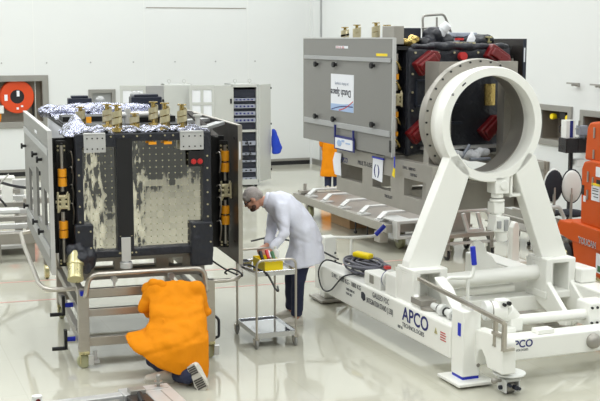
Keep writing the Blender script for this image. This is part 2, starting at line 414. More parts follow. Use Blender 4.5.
def melt(mb, voxel=.012, smooth=6, rough=0., rs=5., stretch=(1, 1, 1), crease=()):
    """join overlapping closed shapes into one continuous skin"""
    o = bpy.data.objects.new('tmp', mb.mesh('tmp', weld=False)); COL.objects.link(o)
    r = o.modifiers.new('r', 'REMESH'); r.mode = 'VOXEL'; r.voxel_size = voxel; r.use_smooth_shade = True
    if smooth:
        k = o.modifiers.new('s', 'SMOOTH'); k.iterations = smooth; k.factor = .5
    dg = bpy.context.evaluated_depsgraph_get()
    me = bpy.data.meshes.new_from_object(o.evaluated_get(dg)); bpy.data.objects.remove(o)
    if rough:
        for v in me.vertices:
            n = v.normal; q = Vector((v.co.x*stretch[0], v.co.y*stretch[1], v.co.z*stretch[2]))*rs
            f = noise.noise(q)+.5*noise.noise(q*2.3); d = n*f*rough
            for (z0, sl, x0, w, amp) in crease:      # a soft gathered line across the cloth
                e = v.co.z-(z0+sl*(v.co.x-x0)); d -= n*amp*math.exp(-(e/w)**2)
            v.co += d
        bm = bmesh.new(); bm.from_mesh(me)
        for _ in range(2): bmesh.ops.smooth_vert(bm, verts=bm.verts, factor=.5, use_axis_x=True, use_axis_y=True, use_axis_z=True)
        bm.to_mesh(me); bm.free()
    me.polygons.foreach_set('use_smooth', [True]*len(me.polygons)); me.materials.clear()
    return me
def off(me, base):
    me.transform(Matrix.Translation([-b for b in base])); return me
def limb(mb, pts, n=14):
    """pts: (x,y,z,r) chain with rounded ends"""
    mb.sweep([p[:3] for p in pts], [p[3] for p in pts], n)
    for p in (pts[0], pts[-1]): mb.ell(p[:3], (p[3],)*3, n=12, m=8)
    return mb

FA = (-2.093, 10.853, 17.5)      # left spacecraft and its trolley
FB = (1.55, 10.459, 21.5)        # integration stand, right spacecraft
FR = (.3, 29.2, 21.5)            # the room: far corner, walls run along its axes

# ------------------------------------------------------------------ the room
mb = MB().box(-22, .4, -30.8, .4, -.2, 0); struct('floor', mb, M_floor, FR)
mb = MB().plate('y', 0, .4, -22, .4, 0, 9, [(-8.6, -6.64, 1.16, 2.29), (-5.64, -5.06, 1.56, 1.95)]); struct('wall_back', mb, M_wall, FR)
mb = MB().plate('x', 0, .4, -30.8, 0, 0, 9, [(-11.27, -10.33, 1.42, 2.07), (-12.9, -11.52, 1.40, 2.04)]); struct('wall_right', mb, M_wall, FR)
mb = MB().box(-22.4, -22, -30.8, .4, 0, 9); struct('wall_left', mb, M_midwall, FR)
mb = MB().box(-22.4, .4, -31.2, -30.8, 0, 9); struct('wall_front', mb, M_darkwall, FR)
mb = MB().box(-22.4, .4, -31.2, .4, 9, 9.2); struct('ceiling', mb, M_ceil, FR)
mb = MB().box(-22, -.02, -.025, 0, .10, .16); bb = struct('baseboard_back', mb, M_frame, FR)
mb = MB().box(-22, -.02, -.02, 0, 0, .10); struct('cove', mb, M_blackflat, FR, bb)
mb = MB().box(-.025, 0, -30.8, -.02, .08, .15); bb = struct('baseboard_right', mb, M_frame, FR)
mb = MB().box(-.02, 0, -30.8, -.02, 0, .08); struct('cove', mb, M_frame, FR, bb)
# corner pipe casing and the joint lines of the wall cladding
mb = MB().box(-.06, 0, -.06, 0, 0, 9); struct('trim_1', mb, M_wall, FR)
mb = MB().box(-.035, 0, -.66, -.60, .15, 9); struct('trim_2', mb, M_strip, FR)
mb = MB().box(-4.25, -1.75, -.01, 0, 3.885, 3.90); struct('trim_3', mb, M_niche, FR)
mb = MB()
for k in range(-9, 0): mb.cyl((-.5+k*1.02, -.015, 2.61), (-.5+k*1.02, .01, 2.61), .018, n=10)
struct('trim_4', mb, M_strip, FR)
mb = MB()
for k in range(-8, 0): mb.box(k*2.6+.9-.004, k*2.6+.9+.004, -.004, .01, .16, 9)
struct('trim_5', mb, M_ceil, FR)
def niche(n, axis, u0, u1, z0, z1, fw):  # closed metal-lined recess in the wall, not a real window
    h = bpy.data.objects.new('window_%d' % n, None); COL.objects.link(h); h.location = (FR[0], FR[1], 0); h.rotation_euler = (0, 0, math.radians(FR[2])); h['kind'] = 'structure'
    f = MB().plate(axis, -.04, .01, u0-fw, u1+fw, z0-fw, z1+fw, [(u0, u1, z0, z1)])
    bevel(struct('window_frame', f, M_frame, FR, h), .006)
    b = MB().plate(axis, .30, .33, u0-.02, u1+.02, z0-.02, z1+.02)
    for (a, c, d, e) in ((u0-.02, u0, z0-.02, z1+.02), (u1, u1+.02, z0-.02, z1+.02), (u0, u1, z0-.02, z0), (u0, u1, z1, z1+.02)): b.plate(axis, 0, .32, a, c, d, e)
    struct('recess_lining', b, M_niche, FR, h)
    if n == 2:
        struct('pane', MB().plate(axis, .05, .06, u0, u1, z0, z1), M_strip, FR, h)
    return h
niche(1, 'y', -8.5, -6.74, 1.26, 2.19, .14)
niche(2, 'y', -5.58, -5.12, 1.62, 1.89, .09)
niche(3, 'x', -11.18, -10.42, 1.50, 1.98, .10)
niche(4, 'x', -12.8, -11.62, 1.48, 1.95, .10)
mb = MB().box(-.05, 0, -10.66, -10.22, .78, 1.12)
for k in range(6): mb.box(-.06, -.05, -10.63, -10.25, .82+k*.047, .845+k*.047)
struct('trim_6', mb, M_niche, FR)
mb = MB()
ca_, sa_ = math.cos(math.radians(FR[2])), math.sin(math.radians(FR[2]))
def to_room(x, y): return ((x-FR[0])*ca_+(y-FR[1])*sa_, -(x-FR[0])*sa_+(y-FR[1])*ca_, .001)
for p, q in (((-6, 14.15), (-.77, 15.8)), ((-6, 12.9), (.3, 14.95)), ((-.5, 15.6), (2.06, 16.6))): mb.bar(to_room(*p), to_room(*q), .035, .002)
struct('floor_marking', mb, M_redline, FR)

t = T('hose_reel', 'round red orange cable reel in the metal wall recess', 'reel', FR, (-7.306, .12, 1.84))
c = (-7.306, 0, 1.84)
t.part('reel_disc', MB().lathe([(.16, .03), (.37, .03), (.385, .045), (.37, .06), (.16, .06), (.16, .03)], c, 'y', 40), M_reel)
t.part('reel_disc', MB().lathe([(.10, .24), (.37, .24), (.385, .255), (.37, .27), (.10, .27), (.10, .24)], c, 'y', 40), M_reel)
t.part('hub', MB().cyl((c[0], .05, c[2]), (c[0], .30, c[2]), .16, n=28), M_blackflat)
t.part('cable_winding', MB().lathe([(.17, .065), (.34, .07), (.35, .15), (.34, .235), (.17, .235), (.17, .065)], c, 'y', 32), M_cable)
mb = MB()
for (x, z, w, h) in ((-.255, -.02, .07, .14), (.02, .07, .06, .13), (.10, -.22, .05, .04), (-.0, -.27, .05, .05)): mb.box(c[0]+x-w/2, c[0]+x+w/2, .022, .034 if x < -.1 or z < -.1 else .055, c[2]+z-h/2, c[2]+z+h/2)
t.part('sticker', mb, M_paper)
t.part('bracket', MB().box(c[0]+.36, c[0]+.40, .2, .24, c[2]-.5, c[2]-.1).box(c[0]-.1, c[0]+.40, .26, .3, c[2]-.06, c[2]+.06), M_blackflat)
t = T('socket_box', 'small white socket box beside the red reel', 'socket', FR, (-7.72, .30, 1.55))
t.part('housing', MB().box(-7.80, -7.62, .02, .30, 1.46, 1.64), M_whiteplastic, bev=.01)
t.part('plug', MB().cyl((-7.70, .12, 1.46), (-7.70, .12, 1.33), .035).cyl((-7.70, .12, 1.33), (-7.70, .12, 1.27), .022), M_orangetape)
t = T('work_light', 'black twin lamp with yellow lenses in the wall recess', 'lamp', FR, (.2, -10.95, 1.90))
t.part('housing', MB().box(.02, .12, -11.04, -10.88, 1.83, 1.97).box(.06, .16, -11.15, -10.70, 1.86, 1.93).box(.12, .31, -11.0, -10.92, 1.87, 1.93), M_blackflat, bev=.01)
for b in (-10.70, -11.14):
    t.part('lens', MB().lathe([(.001, .0), (.045, .0), (.055, .03), (.04, .10), (.001, .1)], (-.02, b, 1.885), 'x', 20), M_yellow)
t.part('cable', MB().spline([(.1, -10.95, 1.83), (.08, -10.97, 1.7), (.06, -10.86, 1.62), (.08, -10.80, 1.72), (.2, -10.84, 1.8)], .008), M_cable)
for b, lab in ((-11.42, 'pale wall tap above the second wall recess'), (-12.05, 'pale wall tap above the orange lift mast')):
    t = T('wall_tap', lab, 'tap', FR, (0, b, 2.44))
    t.part('body', MB().box(-.05, 0, b-.03, b+.03, 2.41, 2.47).cyl((-.05, b, 2.44), (-.14, b, 2.44), .018), M_frame, bev=.005)
    t.part('handle', MB().box(-.13, -.11, b-.16, b+.16, 2.45, 2.475), M_frame)

# ------------------------------------------------------------------ equipment racks by the back wall
def rack(x, y, yaw, label, plain):
    f = (x, y, yaw); t = T('equipment_rack', label, 'rack', f, (0, 0, 0), 'grey equipment racks by the back wall')
    W, D, H = .60, .70, 2.20
    b = MB().box(0, .05, 0, D, .08, H).box(W-.05, W, 0, D, .08, H).box(0, W, 0, D, H-.06, H).box(0, W, 0, D, .04, .16).box(0, W, D-.03, D, .08, H).box(.05, W-.05, .02, .1, 1.18, 1.23)
    for k in range(2): b.cyl((.14+k*.32, .25, H), (.14+k*.32, .25, H+.03), .01); b.lathe([(.03, -.008), (.045, 0), (.03, .008), (.03, -.008)], (.14+k*.32, .25, H+.07), 'y', 16)
    t.part('cabinet', b, M_rack, bev=.006)
    g = MB()
    for (dx, dy) in ((.06, .06), (W-.06, .06), (.06, D-.06), (W-.06, D-.06)): g.cyl((dx, dy, 0), (dx, dy, .06), .035, n=12)
    t.part('levelling_foot', g, M_darkrubber)
    if plain:
        d = t.part('door', MB().box(.0, W, -.03, 0, .1, H-.01), M_rack, bev=.005); t.part('door_handle', MB().box(.05, .08, -.05, -.03, 1.1, 1.3), M_blackflat, d)
    else:
        z = H-.10
        for hgt, kind in ((.18, 0), (.07, 1), (.05, 0), (.09, 1), (.05, 0), (.09, 1), (.04, 0), (.10, 1), (.14, 0), (.10, 0)):
            mm = M_rackunit if kind else M_rackdark
            u = t.part('rack_unit', MB().box(.06, W-.06, .03 if kind else .07, .5, z-hgt, z-.008), mm, bev=.003)
            g = MB(); 
            if kind:
                for q in range(5): g.box(.1+q*.085, .14+q*.085, .022, .031, z-hgt*.75, z-hgt*.35)
                t.part('button', g, M_inkblue, u)
            z -= hgt+.006
        z = 1.16
        for i, hgt in enumerate((.16, .10, .14, .06, .09, .05, .12, .08, .10, .08)):
            kind = i % 2
            mm = M_rackunit if kind else M_rackdark
            u = t.part('rack_unit', MB().box(.06, W-.06, .03 if kind else .07, .5, z-hgt, z-.008), mm, bev=.003)
            g = MB()
            if kind:
                for q in range(4): g.box(.1+q*.1, .14+q*.1, .022, .031, z-hgt*.75, z-hgt*.35)
                t.part('button', g, M_blackflat, u)
            z -= hgt+.006
        for i in range(2):
            g = MB().spline([(.12+.2*i, .02, 1.05), (.16+.2*i, -.02, .9), (.2+.2*i, -.01, .72), (.3, .02, .6)], .012)
            t.part('patch_cable', g, M_cable)
        # perforated side door folded against the right flank
        g = MB().box(W, W+.02, .02, D, .1, H-.02)
        for q in range(5):
            for r in range(30): g.box(W+.02, W+.024, .12+q*.11, .16+q*.11, .2+r*.064, .22+r*.064)
        t.part('side_panel', g, M_rack)
        t.part('door', MB().bar((W+.005, -.02, H/2+.05), (W+.36, .42, H/2+.05), .03, H-.12), M_rack, bev=.004)
        t.part('side_latch', MB().box(W+.34, W+.39, .40, .45, H-.12, H-.08).box(W+.34, W+.39, .40, .45, .3, .34).box(W+.34, W+.39, .40, .45, 1.3, 1.34), M_blackflat)
    # glazed door swung wide open and the narrow inner leaf beside it
    d = t.part('door', MB().plate('y', -.09, -.05, -.92, -.38, .1, H, [(-.86, -.68, 1.3, 1.78), (-.62, -.44, 1.3, 1.78), (-.86, -.68, 1.84, H-.1), (-.62, -.44, 1.84, H-.1), (-.86, -.44, .3, 1.2)]), M_rack, bev=.004)
    t.part('pane', MB().box(-.86, -.44, -.072, -.068, .3, H-.1), M_paper, d)
    d = t.part('door', MB().bar((-.38, -.06, H/2+.05), (0, -.0, H/2+.05), .035, H-.12), M_strip if plain else M_rack, bev=.004)
    t.part('hinge', MB().cyl((-.015, -.03, .4), (-.015, -.03, .5), .02).cyl((-.015, -.03, 1.8), (-.015, -.03, 1.9), .02), M_blackflat, d)
    return t
rack(-1.46, 24.52, 16, 'grey open equipment rack full of dark units beside the blue cloth', False)
rack(-2.87, 24.3, 12, 'grey closed rack behind the left spacecraft, plain door', True)

mb = MB(); t = T('blue_gown', 'blue cloth gown hanging behind the open equipment rack', 'gown', (-.62, 24.9, 15), (.08, .2, .62))
prof = [((.10, .26, 1.22), .03, .04), ((.12, .26, 1.13), .06, .07), ((.15, .26, .97), .09, .09), ((.18, .25, .80), .12, .1), ((.17, .24, .66), .09, .1)]
mb.rings([(c, (rx, 0, 0), (0, ry, 0)) for c, rx, ry in prof], 18)
t.solo(off(melt(mb, .018, 4, .02, 7), t.base), M_blue)

# ------------------------------------------------------------------ chairs, computer stand, lift on the right
def lab_chair(x, y, yaw, label, shell, pad):
    t = T('lab_chair', label, 'chair', (x, y, yaw), (0, 0, 0), 'swivel chairs by the right wall')
    g = MB()
    for k in range(5):
        a = k*2*PI/5+.3; g.bar((0, 0, .11), (.26*math.cos(a), .26*math.sin(a), .08), .045, .03)
    t.part('star_base', g, M_dull)
    for k in range(5):
        a = k*2*PI/5+.3; t.part('caster', MB().cyl((.26*math.cos(a)-.02, .26*math.sin(a), .03), (.26*math.cos(a)+.02, .26*math.sin(a), .03), .03, n=12), M_darkrubber)
    t.part('column', MB().cyl((0, 0, .1), (0, 0, .48), .025).cyl((0, 0, .1), (0, 0, .25), .04), M_steel)
    t.part('seat', MB().ell((0, .02, .52), (.23, .22, .06)), M_chair)
    t.part('back_support', MB().tube([(0, 0, .41), (0, -.26, .41), (0, -.30, .62), (0, -.27, .85)], .022).bar((0, -.295, .66), (0, -.285, .95), .07, .02), M_dull)
    t.part('backrest', MB().ell((0, -.23, .97), (.16, .045, .27), (.1, 0, 0)), pad)
    t.part('back_shell', MB().ell((0, -.255, .97), (.145, .045, .25), (.1, 0, 0)), shell)
    return t
lab_chair(3.80, 17.5, 8, 'swivel chair with black back shell, left of the pair by the wall', M_chair, M_whiteplastic)
lab_chair(4.15, 17.45, -12, 'swivel chair with pale grey back shell, next to the orange lift', M_whiteplastic, M_chair)

t = T('equipment_stand', 'dark equipment stand with black cabinet top by the wall recess', 'stand', (4.33, 18.0, 14), (0, 0, 0))
t.part('base_plate', MB().box(-.14, .14, -.1, .3, 0, .03), M_blackflat, bev=.005)
t.part('column', MB().box(-.05, .0, .08, .14, .03, 1.42), M_blackflat)
c = t.part('cabinet', MB().box(-.19, .22, -.05, .22, 1.40, 1.63), M_monitor, bev=.008)
t.part('door', MB().box(-.18, .005, -.062, -.05, 1.415, 1.615).box(.015, .21, -.062, -.05, 1.415, 1.615), M_monitor, c)
t.part('tray', MB().box(-.0, .22, -.05, .2, 1.18, 1.2).box(.02, .2, -.02, .15, 1.2, 1.29), M_whiteplastic)
t = T('binder', 'white upright box file with dark blue stripe on black cabinet', 'box', (4.33, 18.0, 14), (-.1, .05, 1.63))
t.part('case', MB().box(-.17, -.02, 0, .18, 1.63, 1.91), M_whiteplastic, bev=.004)
t.part('spine_stripe', MB().box(-.11, -.055, -.003, .1, 1.64, 1.905), M_inkblue)
t = T('test_meter', 'small pale grey instrument with cable on black cabinet', 'instrument', (4.33, 18.0, 14), (.12, .05, 1.63))
t.part('case', MB().box(.07, .20, .0, .15, 1.67, 1.82).box(.1, .17, .02, .1, 1.63, 1.67), M_rackunit, bev=.006)
t.part('probe', MB().cyl((.07, .05, 1.77), (-.05, .05, 1.775), .008).cyl((.08, .06, 1.82), (.08, .06, 1.9), .016), M_frame)

FL = (3.95, 14.98, 14)
t = T('mast_lift', 'orange self propelled mast lift at the right edge', 'lift', FL, (.4, .2, 0))
hood = [(1.2, .44), (1.22, .56), (1.16, .64), (.82, .65), (.78, .68), (-1.2, .66), (-1.2, .38), (.86, .40), (1.0, .42)]
t.part('hood', MB().prism(hood, 'x', 0, .85), M_lift, bev=.02)
t.part('chassis', MB().prism([(.82, .42), (.70, .05), (.66, .02), (-1.2, .02), (-1.2, .42)], 'x', .03, .82), M_lift, bev=.015)
t.part('bumper', MB().box(-.01, .86, -1.2, .6, .0, .03), M_goldcyl)
for a in (.02, .72):
    w = t.part('wheel', MB().lathe([(.001, 0), (.14, 0), (.17, .02), (.17, .1), (.14, .12), (.001, .12)], (a, .97, .17), 'x', 24), M_darkrubber)
    t.part('hub', MB().lathe([(.001, -.01), (.06, -.01), (.07, 0), (.001, .0)], (a, .97, .17), 'x', 16), M_goldcyl, w)
t.part('tie_bar', MB().box(.1, .75, 1.02, 1.12, .12, .2), M_goldcyl)
body = t.part('mast_housing', MB().prism([(.64, .66), (.66, 1.42), (.60, 1.52), (.4, 1.56), (-.9, 1.56), (-.9, .66)], 'x', .06, .7), M_lift, bev=.025)
mast = t.part('mast_section', MB().prism([(.66, 1.54), (.62, 1.98), (.54, 2.06), (.2, 2.10), (-.5, 2.1), (-.5, 1.54)], 'x', .10, .6), M_lift, bev=.03)
t.part('slot', MB().box(.052, .07, .56, .62, 1.07, 1.2).box(.052, .07, .12, .22, 1.2, 1.32), M_blackflat, body)
t.part('hinge', MB().box(.085, .11, .38, .41, 1.58, 1.7).box(.085, .11, .38, .41, 1.86, 2.0), M_dull, mast)
t.part('latch', MB().box(.045, .07, .44, .47, 1.26, 1.4).box(.045, .07, .44, .47, 1.02, 1.15).box(.045, .07, .3, .33, 1.22, 1.34), M_dull, body)
n_ = t.part('notice', MB().box(.05, .07, .12, .34, 1.03, 1.26).box(.05, .07, .12, .24, 1.36, 1.49).box(.05, .07, .5, .56, .98, 1.06), M_paper, body)
t.part('notice_heading', MB().box(.045, .06, .12, .34, 1.235, 1.265), M_yellow, n_)
t.part('notice_print', MB().box(.046, .06, .15, .31, 1.19, 1.2).box(.046, .06, .15, .31, 1.16, 1.17).box(.046, .06, .15, .31, 1.12, 1.13).box(.046, .06, .15, .27, 1.08, 1.09), M_inkdark, n_)
t.text('TOUCAN', (-.003, .56, .415), (0, -1, 0), (0, 0, 1), .115, M_paper, bold=.004, name='lettering')
t.text('TOUCAN', (-.005, .56, .415), (0, -1, 0), (0, 0, 1), .115, M_inkdark, bold=-.001, name='lettering')
t.part('decal', MB().box(-.004, .0, -.25, .05, .10, .36), M_paper)
t.part('decal_patch', MB().box(-.006, .0, -.2, .0, .12, .2), M_green)

# ------------------------------------------------------------------ spacecraft
def helix(t, a, b, z, h=.25, r=.042, turns=2.3, parent=None):
    """helical antenna: mast with a wide ribbon wound round it"""
    g = MB(); N = 60; w = h/turns*.5; vs = []
    for i in range(N+1):
        an = 2*PI*turns*i/N; zz = z+.03+(h-.05-w)*i/N
        for rr in (r, r-.006):
            for dz in (0, w): vs.append((a+rr*math.cos(an), b+rr*math.sin(an), zz+dz))
    fs = []
    for i in range(N):
        o, p = 4*i, 4*i+4; fs += [(o, p, p+1, o+1), (o+2, o+3, p+3, p+2), (o, o+2, p+2, p), (o+1, p+1, p+3, o+3)]
    g.add(vs, fs, True)
    an_ = t.part('helical_antenna', g, M_palegold, parent)
    t.part('mast', MB().cyl((a, b, z), (a, b, z+h), r*.38, n=12).cyl((a, b, z), (a, b, z+.035), r*1.05, n=16).cyl((a, b, z+h-.012), (a, b, z+h), r*.9, n=16), M_gold, an_)
    return an_
def crumple(name, t, box, m, rough=.03, vox=.02, rs=7., parent=None):
    x0, x1, y0, y1, z0, z1 = box
    return t.part(name, off(melt(MB().box(*box), vox, 5, rough, rs), t.base), m, parent)
def blanket_sheet(x0, x1, y0, y1, z, amp, n=60, th=.02, rs=4., seed=0.):
    """a loose sheet with folds"""
    g = MB(); vs = []
    nx = n; ny = max(8, int(n*(y1-y0)/(x1-x0)))
    for k in (0, 1):
        for i in range(nx+1):
            for j in range(ny+1):
                x = x0+(x1-x0)*i/nx; y = y0+(y1-y0)*j/ny
                v = Vector((x*rs+seed, y*rs, seed)); f = abs(noise.noise(v))*1.1+.5*abs(noise.noise(v*2.3))
                vs.append((x, y, z-(th if k else 0)+amp*f))
    S = (nx+1)*(ny+1); fs = []
    for i in range(nx):
        for j in range(ny):
            a = i*(ny+1)+j; fs.append((a, a+ny+1, a+ny+2, a+1)); fs.append((S+a, S+a+1, S+a+ny+2, S+a+ny+1))
    for i in range(nx):
        for j in (0, ny):
            a = i*(ny+1)+j; fs.append((a, a+ny+1, S+a+ny+1, S+a))
    for j in range(ny):
        for i in (0, nx):
            a = i*(ny+1)+j; fs.append((a, a+1, S+a+1, S+a))
    return g.add(vs, fs, False)
def hinge_column(t, a, b, z0, z1, wraps, mid, wr=.043):
    """stowed deployment boom: dark rail, silver rod, amber wrapped dampers and a metal joint"""
    h = t.part('deployment_boom', MB().box(a-.045, a+.045, b+.04, b+.07, z0, z1).cyl((a, b, z0+.02), (a, b, z1-.02), .014, n=12), M_inner)
    t.part('rod', MB().cyl((a+.0, b-.005, z0+.05), (a, b-.005, mid-.1), .018, n=12).cyl((a, b-.005, mid+.1), (a, b-.005, z1-.04), .018, n=12), M_steel, h)
    for (za, zb) in wraps: t.part('amber_wrap', MB().cyl((a, b-.01, za), (a, b-.01, zb), wr, n=14), M_orangetape, h)
    g = MB().cyl((a-.06, b-.03, mid+.05), (a+.06, b-.03, mid+.05), .02, n=10).cyl((a-.06, b-.03, mid-.05), (a+.06, b-.03, mid-.05), .02, n=10)
    g.box(a-.02, a+.02, b-.05, b+.02, mid-.06, mid+.06).cyl((a-.07, b-.02, mid), (a+.07, b-.02, mid), .016, n=10).cyl((a-.045, b-.04, mid-.1), (a+.045, b-.05, mid+.1), .008, n=8).cyl((a-.05, b-.05, mid-.1), (a-.05, b-.05, mid+.1), .011, n=8).cyl((a+.05, b-.04, mid-.08), (a+.05, b-.04, mid+.08), .014, n=8)
    t.part('joint', g, M_palegold, h, bev=.004)
    g = MB()
    for zz in (z0+.03, z0+.06, z1-.05, z1-.09): g.cyl((a-.03, b+.03, zz), (a-.03, b+.045, zz), .01, n=8).cyl((a+.03, b+.03, zz), (a+.03, b+.045, zz), .01, n=8)
    t.part('fastener', g, M_palegold, h)
    return h
def dots(pts, r=.009, ax=(0, -1, 0), h=.008):
    g = MB(); ax = Vector(ax)
    for p in pts: g.cyl(Vector(p)-ax*.004, Vector(p)+ax*h, r, n=10)
    return g

# ---- the left one, in its trolley
t = T('spacecraft', 'box shaped spacecraft with open mirrored front, on the trolley at left', 'spacecraft', FA, (.62, 1.5, 1.08), 'spacecraft under assembly')
t.part('body_core', MB().box(.0, 1.24, .08, 3.0, 1.12, 2.26), M_inner)
fr = t.part('front_blanket', MB().plate('y', -.02, .09, -.035, 1.275, 1.09, 2.29, [(.03, .345, 1.16, 2.16), (.505, 1.19, 1.17, 2.21)]), M_black, bev=.012)
for (a0, a1, z0, z1) in ((.03, .345, 1.16, 2.16), (.505, 1.19, 1.17, 2.21)):
    t.part('mirror_radiator', MB().plate('y', .05, .088, a0-.005, a1+.005, z0-.005, z1+.005), M_mirror)
P = [(-.01, -.02, z) for z in (1.45, 1.6, 1.75, 1.9, 2.05)] + [(1.235, -.02, z) for z in (1.45, 1.57, 1.69, 1.81, 1.93, 2.05)] + [(a, -.02, 2.26) for a in (.3, .42, .55, .68, .82, .9)] + [(.425+d, -.02, z) for d in (-.055, .055) for z in (1.13, 1.3)] + [(.52, -.02, 1.13), (.36, -.02, 1.13)]
t.part('fastener', dots(P), M_palegold, fr)
t.part('divider_cover', MB().box(.352, .498, -.03, -.018, 1.30, 2.24), M_blackflat, fr)
for (a0, a1) in ((-.06, .113), (1.062, 1.285)):
    c = MB().box(a0, a1, -.045, .05, .955 if a0 > 1 else 1.16, 1.40 if a0 > 1 else 1.43)
    f = t.part('corner_flap', off(melt(c, .015, 3, .008, 9), t.base), M_black, fr)
    t.part('fastener', dots([(a0+.03, -.05, 1.36), (a1-.03, -.05, 1.36), (a1-.03, -.05, 1.2)]), M_palegold, f)
c = MB(); limb(c, [(-.02, -.02, 1.22, .05), (-.03, -.04, 1.1, .10), (.03, -.05, 1.0, .05)]); c.ell((.05, -.02, 1.1), (.1, .06, .12)); c.ell((-.1, .0, 1.14), (.06, .06, .1))
t.part('loose_blanket', off(melt(c, .014, 3, .022, 12), t.base), M_black, fr)
th = t.part('thruster_cover', MB().cyl((-.06, -.0, 1.16), (-.09, -.20, .94), .072, n=28), M_goldcyl, bev=.004)
t.part('rim', MB().cyl((-.073, -.09, 1.065), (-.075, -.10, 1.05), .08, n=28).cyl((-.087, -.19, .955), (-.0895, -.205, .935), .076, n=28), M_goldcyl, th)
for a0, a1 in ((.04, .245), (.965, 1.195)):
    b_ = t.part('lifting_bracket', MB().box(a0, a1, -.05, -.02, 2.115, 2.29).box(a0, a1, -.05, .1, 2.275, 2.30), M_alu, bev=.004)
    t.part('fastener', dots([(a0+.03+k*(a1-a0-.06)/3, -.05, z) for k in range(4) for z in (2.15, 2.25)], .007), M_blackflat, b_)
t.part('divider_bracket', MB().box(.375, .465, -.05, -.028, 1.05, 1.285).box(.40, .44, -.05, .05, 1.0, 1.06).cyl((.42, -.02, .98), (.42, -.02, 1.04), .06, n=18), M_alu, bev=.004)
t.part('lamp_bracket', MB().box(1.05, 1.2, -.035, -.018, 1.95, 2.10), M_blackflat, fr)
for a in (1.095, 1.158):
    t.part('red_cap', MB().cyl((a, -.055, 2.0), (a, -.03, 2.0), .026, n=16).cyl((a, -.07, 2.0), (a, -.03, 2.0), .012, n=10), M_redcap)
for a in (.66, .81): t.part('amber_tag', MB().box(a, a+.075, -.032, -.018, 2.175, 2.20), M_orangetape, fr)
# side bays between body and wings, with the stowed booms
t.part('added_bright_sheet', MB().box(-.02, -.0, .3, 2.95, 1.13, 2.25), M_paper)  # white sheet added behind the wing cutouts so they look bright
t.part('bay_wall', MB().box(-.23, -.03, .22, .26, 1.12, 2.24).box(-.03, 0, .1, .26, 1.12, 2.24), M_inner)
t.part('bay_wall', MB().box(1.27, 1.52, .45, .49, 1.05, 2.2).box(1.25, 1.28, .1, .49, 1.12, 2.24), M_inner)
hinge_column(t, -.155, .1, 1.0, 2.22, [(1.79, 1.87), (1.88, 1.955), (1.29, 1.365), (1.375, 1.45)], 1.64)
hinge_column(t, 1.49, .30, 1.06, 2.16, [(1.85, 1.94), (1.96, 2.06), (1.31, 1.40), (1.42, 1.50)], 1.66)
for a, zs in ((-.06, (2.1, 1.95, 1.78, 1.6)), (1.40, (2.05, 1.72, 1.60, 1.36))):
    g = MB()
    for z in zs: g.spline([(a-.02, .20, z), (a-.0, .15, z+.01), (a+.015, .16, z-.07), (a+.01, .2, z-.2)], .007)
    t.part('bay_wiring', g, M_steel)
# wings
holes = [(2.05, 2.5, 1.22, 1.72), (.95, 1.5, 1.30, 1.84), (.13, .60, 1.34, 1.71)]
wl = t.part('solar_wing', MB().plate('x', -.285, -.258, 0, 3.12, .95, 2.32, holes), M_panel, label='grey outer face with pale strips and three windows')
t.part('strip', MB().box(-.30, -.285, -.0, 3.0, 2.09, 2.155), M_strip, wl, bev=.003)
t.part('strip', MB().box(-.30, -.285, .03, 2.95, 1.11, 1.20), M_strip, wl, bev=.003)
for (b, z) in ((2.875, 1.93), (1.325, 1.983), (.733, 1.985), (2.79, 1.231), (1.507, 1.237), (.79, 1.244)):
    t.part('hold_down_knob', MB().cyl((-.285, b, z), (-.33, b, z), .016, n=12).cyl((-.325, b, z), (-.345, b, z), .034, n=14), M_blackflat, wl)
t.part('name_tag', MB().box(-.289, -.284, 1.25, 1.5, 2.2, 2.23), M_paper, wl)
t.part('edge_profile', MB().box(-.29, -.25, -.012, 0, .95, 2.32).box(-.29, -.25, 0, 3.12, 2.32, 2.33), M_alu, wl)
wr = t.part('solar_wing', MB().box(1.555, 1.585, -.0, 2.55, .945, 2.335), M_paneldark, label='dark inner face of the right wing')
t.part('edge_profile', MB().box(1.55, 1.592, -.014, 0, .945, 2.335).box(1.55, 1.592, 0, 2.55, 2.333, 2.342), M_steel, wr)
t.part('grip_slot', MB().box(1.56, 1.575, -.018, -.012, 2.0, 2.18), M_paper, wr)
t.part('hold_down_knob', dots([(1.555, b, z) for b in (.15, 1.2) for z in (2.2, 1.15)], .014, (-1, 0, 0)), M_blackflat, wr)
# the deck: quilted foil, antennas, covered tubes, boxes
t.part('deck', MB().box(-.03, 1.27, .0, 3.0, 2.26, 2.29), M_inner)
t.part('deck_foil', blanket_sheet(-.03, 1.27, .02, .62, 2.295, .045, 70, .015, 6.), M_foil)
t.part('deck_foil', blanket_sheet(-.03, 1.27, 1.9, 2.9, 2.30, .05, 60, .015, 5., 4.), M_foil)
c = MB(); limb(c, [(-.10, 2.6, 2.345, .075), (.25, 2.6, 2.355, .085), (.7, 2.65, 2.355, .085), (1.1, 2.65, 2.34, .075)])
t.part('foil_roll', off(melt(c, .02, 3, .016, 9), t.base), M_foil)
c = MB().add([(-.13, .12, 2.24), (.14, .1, 2.27), (.1, .75, 2.28), (-.14, .7, 2.26), (.03, .42, 2.47)], [(0, 1, 4), (1, 2, 4), (2, 3, 4), (3, 0, 4), (3, 2, 1, 0)])
t.part('foil_tent', off(melt(c, .016, 2, .016, 12), t.base), M_foil)
t.part('grey_tube', MB().cyl((.36, .95, 2.40), (1.02, 1.0, 2.40), .032, n=16).cyl((.62, .97, 2.30), (.62, .97, 2.46), .035, n=14), M_alu)
t.part('dark_bay', MB().box(-.02, 1.25, .75, 1.85, 2.29, 2.31).box(.0, .5, 1.4, 1.8, 2.31, 2.36).box(.72, 1.15, 1.1, 1.4, 2.31, 2.37), M_inner)
